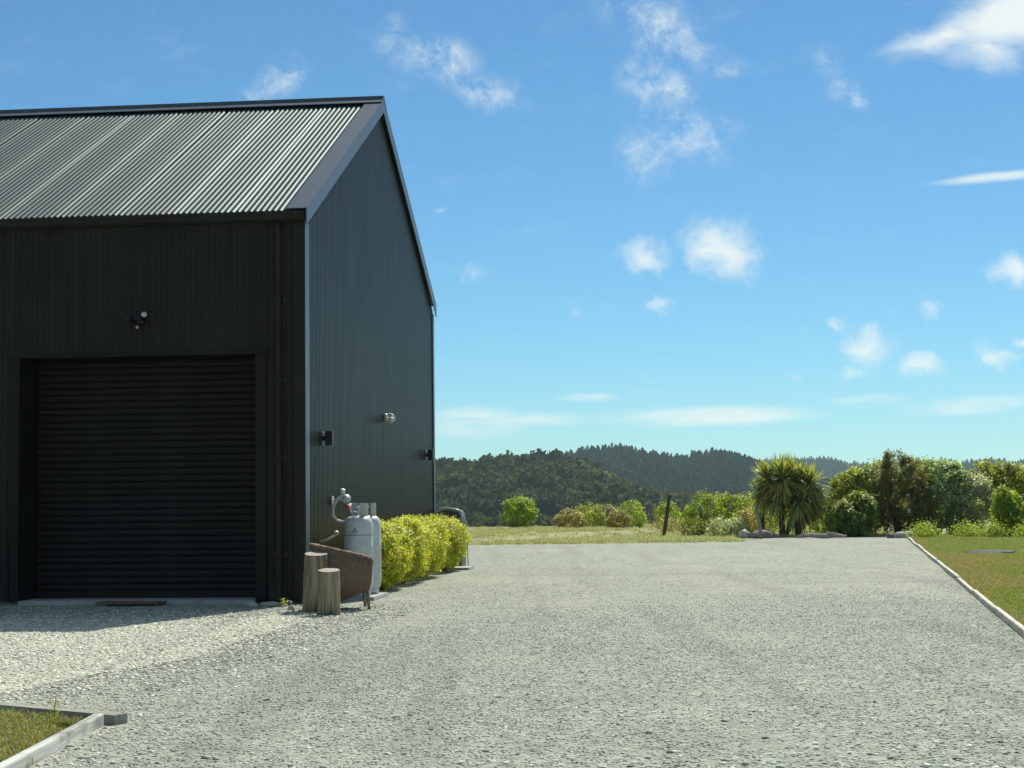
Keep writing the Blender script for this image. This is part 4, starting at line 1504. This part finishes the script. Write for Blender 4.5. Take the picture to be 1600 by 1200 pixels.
# ------------------------------------------------------------------ shrubs, trees and posts beyond the yard
SMALL = 'low shrubs at the edge of the field'
shrub('round_shrub', (0.24, 72.5, 0), [(0, 0, .66, .74, .72, .60), (0.1, 0, .85, .5, .5, .38)], 3800, (.11, .06), 'leaf_lime', 'round light green shrub alone at the far edge of the field', seed=401, group=SMALL, fuzz=.06)
row = [(2.35, 70, .55, .38, 'leaf_straw', 'low yellowish shrub, left end of the low row across the field'),
       (3.15, 71, .62, .48, 'leaf_olive', 'low olive shrub, second of the low row across the field'),
       (3.95, 72, .60, .50, 'leaf_brown', 'dull brown low shrub in the middle of the low row across the field'),
       (4.35, 68.5, .42, .36, 'leaf_straw', 'small straw coloured shrub in the low row across the field'),
       (4.95, 70, .52, .60, 'leaf_lime', 'taller bright green shrub at the right end of the low row')]
for i, (x, y, r_, h_, m_, lab) in enumerate(row):
    hh = h_ * (1.0 if i < 4 else 1.0)
    shrub('low_shrub', (x, y, 0), [(0, 0, hh, r_, r_, hh), (-r_ * .6, 0, hh * .7, r_ * .6, r_ * .6, hh * .7), (r_ * .6, 0.1, hh * .75, r_ * .6, r_ * .6, hh * .75)], 2200, (.09, .05), m_, lab, seed=410 + i, group=SMALL)
shrub('low_shrub', (5.75, 62, 0), [(0, 0, .62, .38, .38, .38), (0, 0, .35, .45, .4, .35)], 1500, (.10, .05), 'leaf_lime', 'small bright shrub just behind the leaning fence post', seed=420, group=SMALL)
shrub('low_shrub', (5.62, 60, 0), [(0, 0, .25, .55, .4, .25)], 900, (.08, .04), 'leaf_straw', 'dry straw coloured clump behind the leaning fence post', seed=421, group=SMALL)
mid = [(6.15, 54.5, [(0, 0, .62, .55, .5, .55), (.35, .1, .85, .42, .4, .42), (-.3, 0, .5, .4, .4, .45), (.1, .2, 1.1, .25, .25, .28)], 3600, 'leaf_lime', 'lime green shrub to the right of the leaning fence post'),
       (5.75, 53.4, [(0, 0, .24, .42, .35, .24)], 900, 'leaf_brown', 'low brown fern clump at the foot of the lime green shrub'),
       (6.60, 52.0, [(0, 0, .26, .55, .4, .28), (.35, 0, .24, .4, .35, .24)], 2000, 'leaf_grey', 'grey dry looking low shrub in front of the lime green shrub'),
       (7.25, 55.5, [(0, 0, .75, .5, .45, .5), (.3, 0, .95, .35, .3, .3), (-.2, 0, 1.05, .3, .3, .28)], 2600, 'leaf_lime', 'yellow-green arching shrub left of the cabbage tree'),
       (7.55, 54.2, [(0, 0, .55, .32, .3, .22), (.1, 0, .3, .4, .3, .25)], 1300, 'leaf_straw', 'orange-yellow shrub behind the rocks'),
       (8.05, 56.5, [(0, 0, .7, .55, .5, .65), (.5, 0, .6, .5, .5, .55)], 2400, 'leaf_olive', 'olive shrub behind the pale dead branch')]
for i, (x, y, lob, n_, m_, lab) in enumerate(mid):
    shrub('field_shrub', (x, y, 0), lob, n_, (.085, .045), m_, lab, seed=430 + i, group='shrubs between the fence post and the cabbage tree', clump=.3, tall=1.3)
under = [(9.0, 56.2, [(0, 0, .5, .7, .5, .5), (.9, 0, .45, .6, .5, .45)], 2400, 'leaf_olive', 'olive undergrowth behind the cabbage tree trunks'),
         (9.95, 53.5, [(0, 0, .42, .38, .35, .42), (.15, 0, .75, .25, .25, .25)], 1500, 'leaf_olive', 'small olive shrub right of the cabbage tree')]
for i, (x, y, lob, n_, m_, lab) in enumerate(under):
    shrub('field_shrub', (x, y, 0), lob, n_, (.085, .045), m_, lab, seed=440 + i, group='shrubs between the fence post and the cabbage tree')

TREES = 'dense small trees at the end of the yard'
right = [
    ('coastal_tree', (10.25, 50.6, 0), [(0, 0, .52, .72, .6, .52), (.35, .1, .85, .5, .5, .40), (-.3, 0, .62, .42, .4, .4)], 5200, (.085, .05), 'leaf_green', 'low dark green broadleaf shrub at the left foot of the tree clump'),
    ('coastal_tree', (11.15, 52.6, 0), [(0, 0, 1.05, 1.1, .9, .95), (-.55, 0, .95, .75, .7, .75), (.35, 0, 1.55, .85, .8, .72), (-.15, 0, 1.35, .8, .7, .7)], 9500, (.085, .045), 'leaf_olive', 'domed olive-yellow small tree on the left of the tree clump'),
    ('coastal_tree', (11.9, 51.6, 0), [(0, 0, 1.15, .85, .7, 1.1), (.15, 0, 1.75, .75, .6, .62), (-.05, 0, 2.2, .42, .35, .40), (.45, 0, 2.05, .40, .35, .35), (.6, 0, .95, .6, .5, .9)], 9500, (.075, .028), 'leaf_brown', 'dark brownish tree with a ragged top in the middle of the clump'),
    ('coastal_tree', (13.35, 52.4, 0), [(0, 0, 1.25, .85, .8, 1.05), (.35, 0, 1.65, .65, .6, .62), (-.5, .1, 1.75, .55, .5, .6), (.5, 0, .85, .6, .6, .8)], 8500, (.09, .055), 'leaf_silver', 'silvery green small tree right of the dark brownish tree'),
    ('coastal_tree', (14.3, 52.0, 0), [(0, 0, .95, .65, .6, .85), (.25, 0, 1.3, .5, .5, .45), (-.2, 0, 1.1, .5, .5, .55)], 5500, (.08, .045), 'leaf_grey', 'grey-green small tree between the silvery tree and the right dome'),
    ('coastal_tree', (16.0, 54.5, 0), [(0, 0, 1.2, 1.0, .9, 1.0), (-.35, 0, 1.65, .75, .7, .6), (.4, 0, 1.55, .65, .6, .6)], 7500, (.085, .045), 'leaf_olive', 'domed olive tree at the right end of the clump'),
    ('coastal_tree', (14.65, 48.6, 0), [(-.2, 0, .75, .42, .4, .55), (.25, 0, .55, .55, .5, .5), (-.3, 0, 1.05, .30, .3, .32), (.75, .1, .5, .5, .45, .45)], 3600, (.12, .045), 'leaf_lime', 'bright lime green shrub at the right edge beside the lawn'),
    ('coastal_tree', (17.6, 51.5, 0), [(0, 0, 1.0, 1.0, .9, 1.0), (.4, 0, 1.4, .7, .7, .6)], 4500, (.09, .05), 'leaf_green', 'dark green small tree outside the right edge of the picture'),
]
for i, (nm, lc, lob, n_, lf, m_, lab) in enumerate(right):
    shrub(nm, lc, lob, int(n_ * 1.7), (lf[0] * 1.15, lf[1] * 1.25), m_, lab, 'tree', seed=460 + i, group=TREES, nstem=6, clump=.34, fuzz=.20, cluster=40, tall=1.2)


def sword_head(c, n, L, seed, lo=-0.55, hi=1.0, brown=False, lean=(0, 0)):
    g = np.random.default_rng(seed)
    V, Fc, T = [], [], []
    for i in range(n):
        a = g.uniform(0, 6.28); e = g.uniform(lo, hi) * 1.35
        d = np.array([math.cos(a) * math.cos(e) + lean[0], math.sin(a) * math.cos(e) + lean[1], math.sin(e)]); d /= np.linalg.norm(d)
        h_ = np.array([-math.sin(a), math.cos(a), 0])
        l_ = L * g.uniform(.7, 1.1); w = 0.038 * g.uniform(.8, 1.2)
        dr = g.uniform(.10, .35) * (1.4 - max(0, e))
        k = len(V)
        for t, ww in ((0.05, .7), (.35, 1.0), (.7, .8), (1.0, .08)):
            p_ = np.array(c) + d * l_ * t - np.array([0, 0, dr * l_ * t * t])
            V += [p_ + h_ * w * ww, p_ - h_ * w * ww]
        Fc += [(k + 2 * j, k + 2 * j + 1, k + 2 * j + 3, k + 2 * j + 2) for j in range(3)]
        tt = np.clip(1 + g.normal(scale=.25), .5, 1.8); wm = g.normal(scale=.12)
        T += [[tt * (1 + wm), tt, tt * (1 - wm)]] * 8
    return np.array(V), Fc, np.array(T)


def cabbage_tree(name, loc, trunks, heads, label, seed):
    o = root(name, label, 'tree', loc, 0)
    for pts, r_ in trunks:
        m = len(pts)
        tube('trunk', pts, [r_ * (1.25 - .45 * i / (m - 1)) for i in range(m)], 'bark', o, 10)
    for i, (c, n_, L, lo, hi, ln) in enumerate(heads):
        V, Fc, T = sword_head(c, int(n_ * 1.35), L, seed + i, lo, hi, lean=ln)
        me = mesh('leaf_head', V, Fc); set_tone(me, np.clip(T, .1, 2)); put('leaf_head', me, 'leaf_sword', o)
        V, Fc, T = sword_head((c[0], c[1], c[2] - .08), n_ // 4, L * .75, seed + 50 + i, -1.05, -.62)
        me = mesh('dead_leaf_skirt', V, Fc); set_tone(me, np.clip(T, .1, 2)); put('dead_leaf_skirt', me, 'leaf_dead', o)
    return o


cabbage_tree('cabbage_tree', (8.42, 52.2, 0),
             [([(0, 0, -.05), (-.02, 0, .6), (.02, 0, 1.2), (0.05, 0, 1.72)], .085), ([(.12, .1, -.05), (.3, .1, .6), (.62, .05, 1.2), (.82, 0, 1.5)], .06), ([(.42, -.1, -.05), (.46, -.12, .5), (.5, -.1, .95)], .06), ([(.55, .2, -.05), (.62, .2, .5), (.7, .2, 1.0)], .05)],
             [((.02, 0, 1.75), 240, .95, -.45, 1.0, (0, 0)), ((-.40, .1, 1.78), 110, .75, -.3, 1.0, (-.25, 0)), ((.82, 0, 1.58), 200, .85, -.75, .95, (.12, 0)), ((.50, -.12, 1.12), 190, .95, -.85, .7, (.15, 0)), ((.95, .1, 1.15), 120, .8, -.8, .6, (.1, 0)), ((-.1, -.1, 1.25), 110, .7, -.9, .3, (-.1, 0)), ((.42, 0, 1.72), 170, .85, -.3, 1.0, (.05, 0))],
             'large many-headed cabbage tree with sword leaves at the end of the yard', 500)
cabbage_tree('cabbage_tree', (7.95, 52.8, 0),
             [([(-.03, 0, -.05), (-.06, 0, .6), (-.05, 0, 1.25)], .06)],
             [((-.05, 0, 1.36), 160, .66, -.8, 1.0, (0, 0)), ((.22, 0, 1.15), 70, .42, -.5, .9, (.1, 0))],
             'smaller slender cabbage tree left of the large one', 540)

# leaning fence post, dead branch, driftwood and rocks
fp = root('fence_post', 'dark leaning wooden fence post at the edge of the field', 'post', (4.83, 53.6, 0), 0)
box('post', (-0.048, -0.045, -0.1), (0.048, 0.045, 1.34), 'post_timber', fp, 0.015, (0, 0, 0), (R(2), R(8.5), R(20)), 0.008)
box('batten', (-0.02, -0.085, 0.95), (0.02, -0.062, 1.05), 'post_timber', fp, 0.004, (0, 0, 0), (R(2), R(8.5), R(20)))
br = root('dead_branch', 'pale forked dead branch standing in front of the smaller cabbage tree', 'branch', (7.25, 49.3, 0), 0)
tube('limb', [(0.06, 0, -.05), (.05, 0, .25), (0, 0, .5), (-.05, 0, .72), (.03, 0, .95), (.08, 0, 1.1)], [.055, .05, .042, .035, .02, .01], 'pale_bark', br, 8)
tube('twig', [(-.03, 0, .62), (-.10, .02, .85), (-.08, .02, 1.02)], [.025, .016, .007], 'pale_bark', br, 6)
dw = root('driftwood_log', 'pale driftwood log lying at the foot of the large cabbage tree', 'log', (9.05, 49.0, 0.06), 0)
tube('log', [(-.72, .1, -.02), (-.35, .04, .03), (.15, -.06, .0), (.45, .0, .03), (.75, .12, -.01)], [.03, .062, .07, .055, .028], 'driftwood', dw, 10)
tube('branch', [(.1, .0, .05), (.3, -.12, .10), (.42, -.2, .09)], [.035, .025, .012], 'driftwood', dw, 7)


def rock(loc, size, mat, label, seed, group):
    V, Fc = ico(3)
    V = V * (1 + 0.30 * lump(V, seed, 1.9) + 0.08 * lump(V, seed + 3, 6.0))[:, None] * np.array(size)
    o = put('rock', mesh('rock', V, Fc), mat, None, loc, (0, 0, seed))
    return tag(o, label, 'rock', group)


RK = 'rocks along the far edge of the gravel'
rock((7.42, 50.0, .10), (.30, .22, .17), 'rock', 'grey rock left of the pale dead branch', 3, RK)
rock((6.98, 50.4, .08), (.22, .2, .16), 'pale_rock', 'lighter rock at the left end of the rocks beside the grey shrub', 5, RK)
rock((7.72, 50.4, .07), (.20, .2, .14), 'rock', 'smaller dark rock right of the pale dead branch', 7, RK)
rock((11.22, 48.2, .06), (.22, .16, .10), 'pale_rock', 'whitish flat rock at the corner of gravel and lawn', 9, RK)
rock((11.55, 48.8, .06), (.15, .14, .11), 'pale_rock', 'small upright pale rock right of the whitish flat rock', 11, RK)
rock((10.95, 48.4, .05), (.14, .12, .08), 'rock', 'small rock left of the whitish flat rock', 13, RK)

# heap of dark clippings on the lawn
V, Fc = ico(3)
V = V * (1 + 0.25 * lump(V, 55, 3.0) + .1 * lump(V, 56, 9))[:, None] * np.array((.62, 1.0, .07))
hp = put('gravel_heap', mesh('gravel_heap', V, Fc), 'dark_gravel', None, (9.95, 34.9, 0.0))
tag(hp, 'low dark heap of spread gravel on the lawn', 'heap')

# stones and a weed at the shed corner
for i, (x, y, s, m_, lab) in enumerate(((-0.50, -0.62, (.10, .07, .05), 'pale_rock', 'larger pale stone near the foot of the downpipe'),
                                         (-0.25, -0.55, (.16, .06, .035), 'pale_rock', 'flat long pale stone in front of the downpipe'),
                                         (-0.10, -0.40, (.05, .045, .04), 'rock', 'small grey stone at the shed corner'),
                                         (0.16, -1.35, (.045, .04, .04), 'pale_rock', 'small pale stone beside the taller timber stub'))):
    rock(Wl(x, y, s[2] * .5), s, m_, lab, 21 + i, 'stones at the shed corner')
wd_ = root('corner_weed', 'small green weed among the stones at the shed corner', 'weed', Wl(-0.12, -0.62, 0), 0)
foliage('leaves', crown([(0, 0, .04, .04, .04, .05)], 70, (.035, .014), 610, cluster=6), 'leaf_olive', wd_)
sp = root('sprout', 'thin upright weed growing by the grey edging timber', 'weed', (-2.63, 9.56, 0), 0)
tube('stalk', [(0, 0, 0), (.003, 0, .09), (.012, 0, .17)], [.004, .003, .0015], 'bark', sp, 5)
foliage('leaves', crown([(0.005, 0, .10, .012, .012, .07)], 60, (.024, .005), 611, cluster=4), 'leaf_olive', sp)

# ------------------------------------------------------------------ haze
hz = MatBuilder('haze_air')
pv = hz.n('ShaderNodeVolumePrincipled')
pv.inputs['Color'].default_value = (0.70, 0.95, 1.0, 1)
pv.inputs['Density'].default_value = 0.00010
pv.inputs['Anisotropy'].default_value = 0.2
hz.l(pv.outputs[0], hz.out.inputs['Volume'])
bm = bmesh.new()
bmesh.ops.create_cube(bm, size=1.0)
for v_ in bm.verts:
    v_.co.x *= 13000; v_.co.y = -3500 if v_.co.y < 0 else 9500; v_.co.z = -14 if v_.co.z < 0 else 95
hb = put('haze', bm_mesh('haze', bm), 'haze_air')
tag(hb, 'thin blue haze in the air over the valley', kind='stuff')
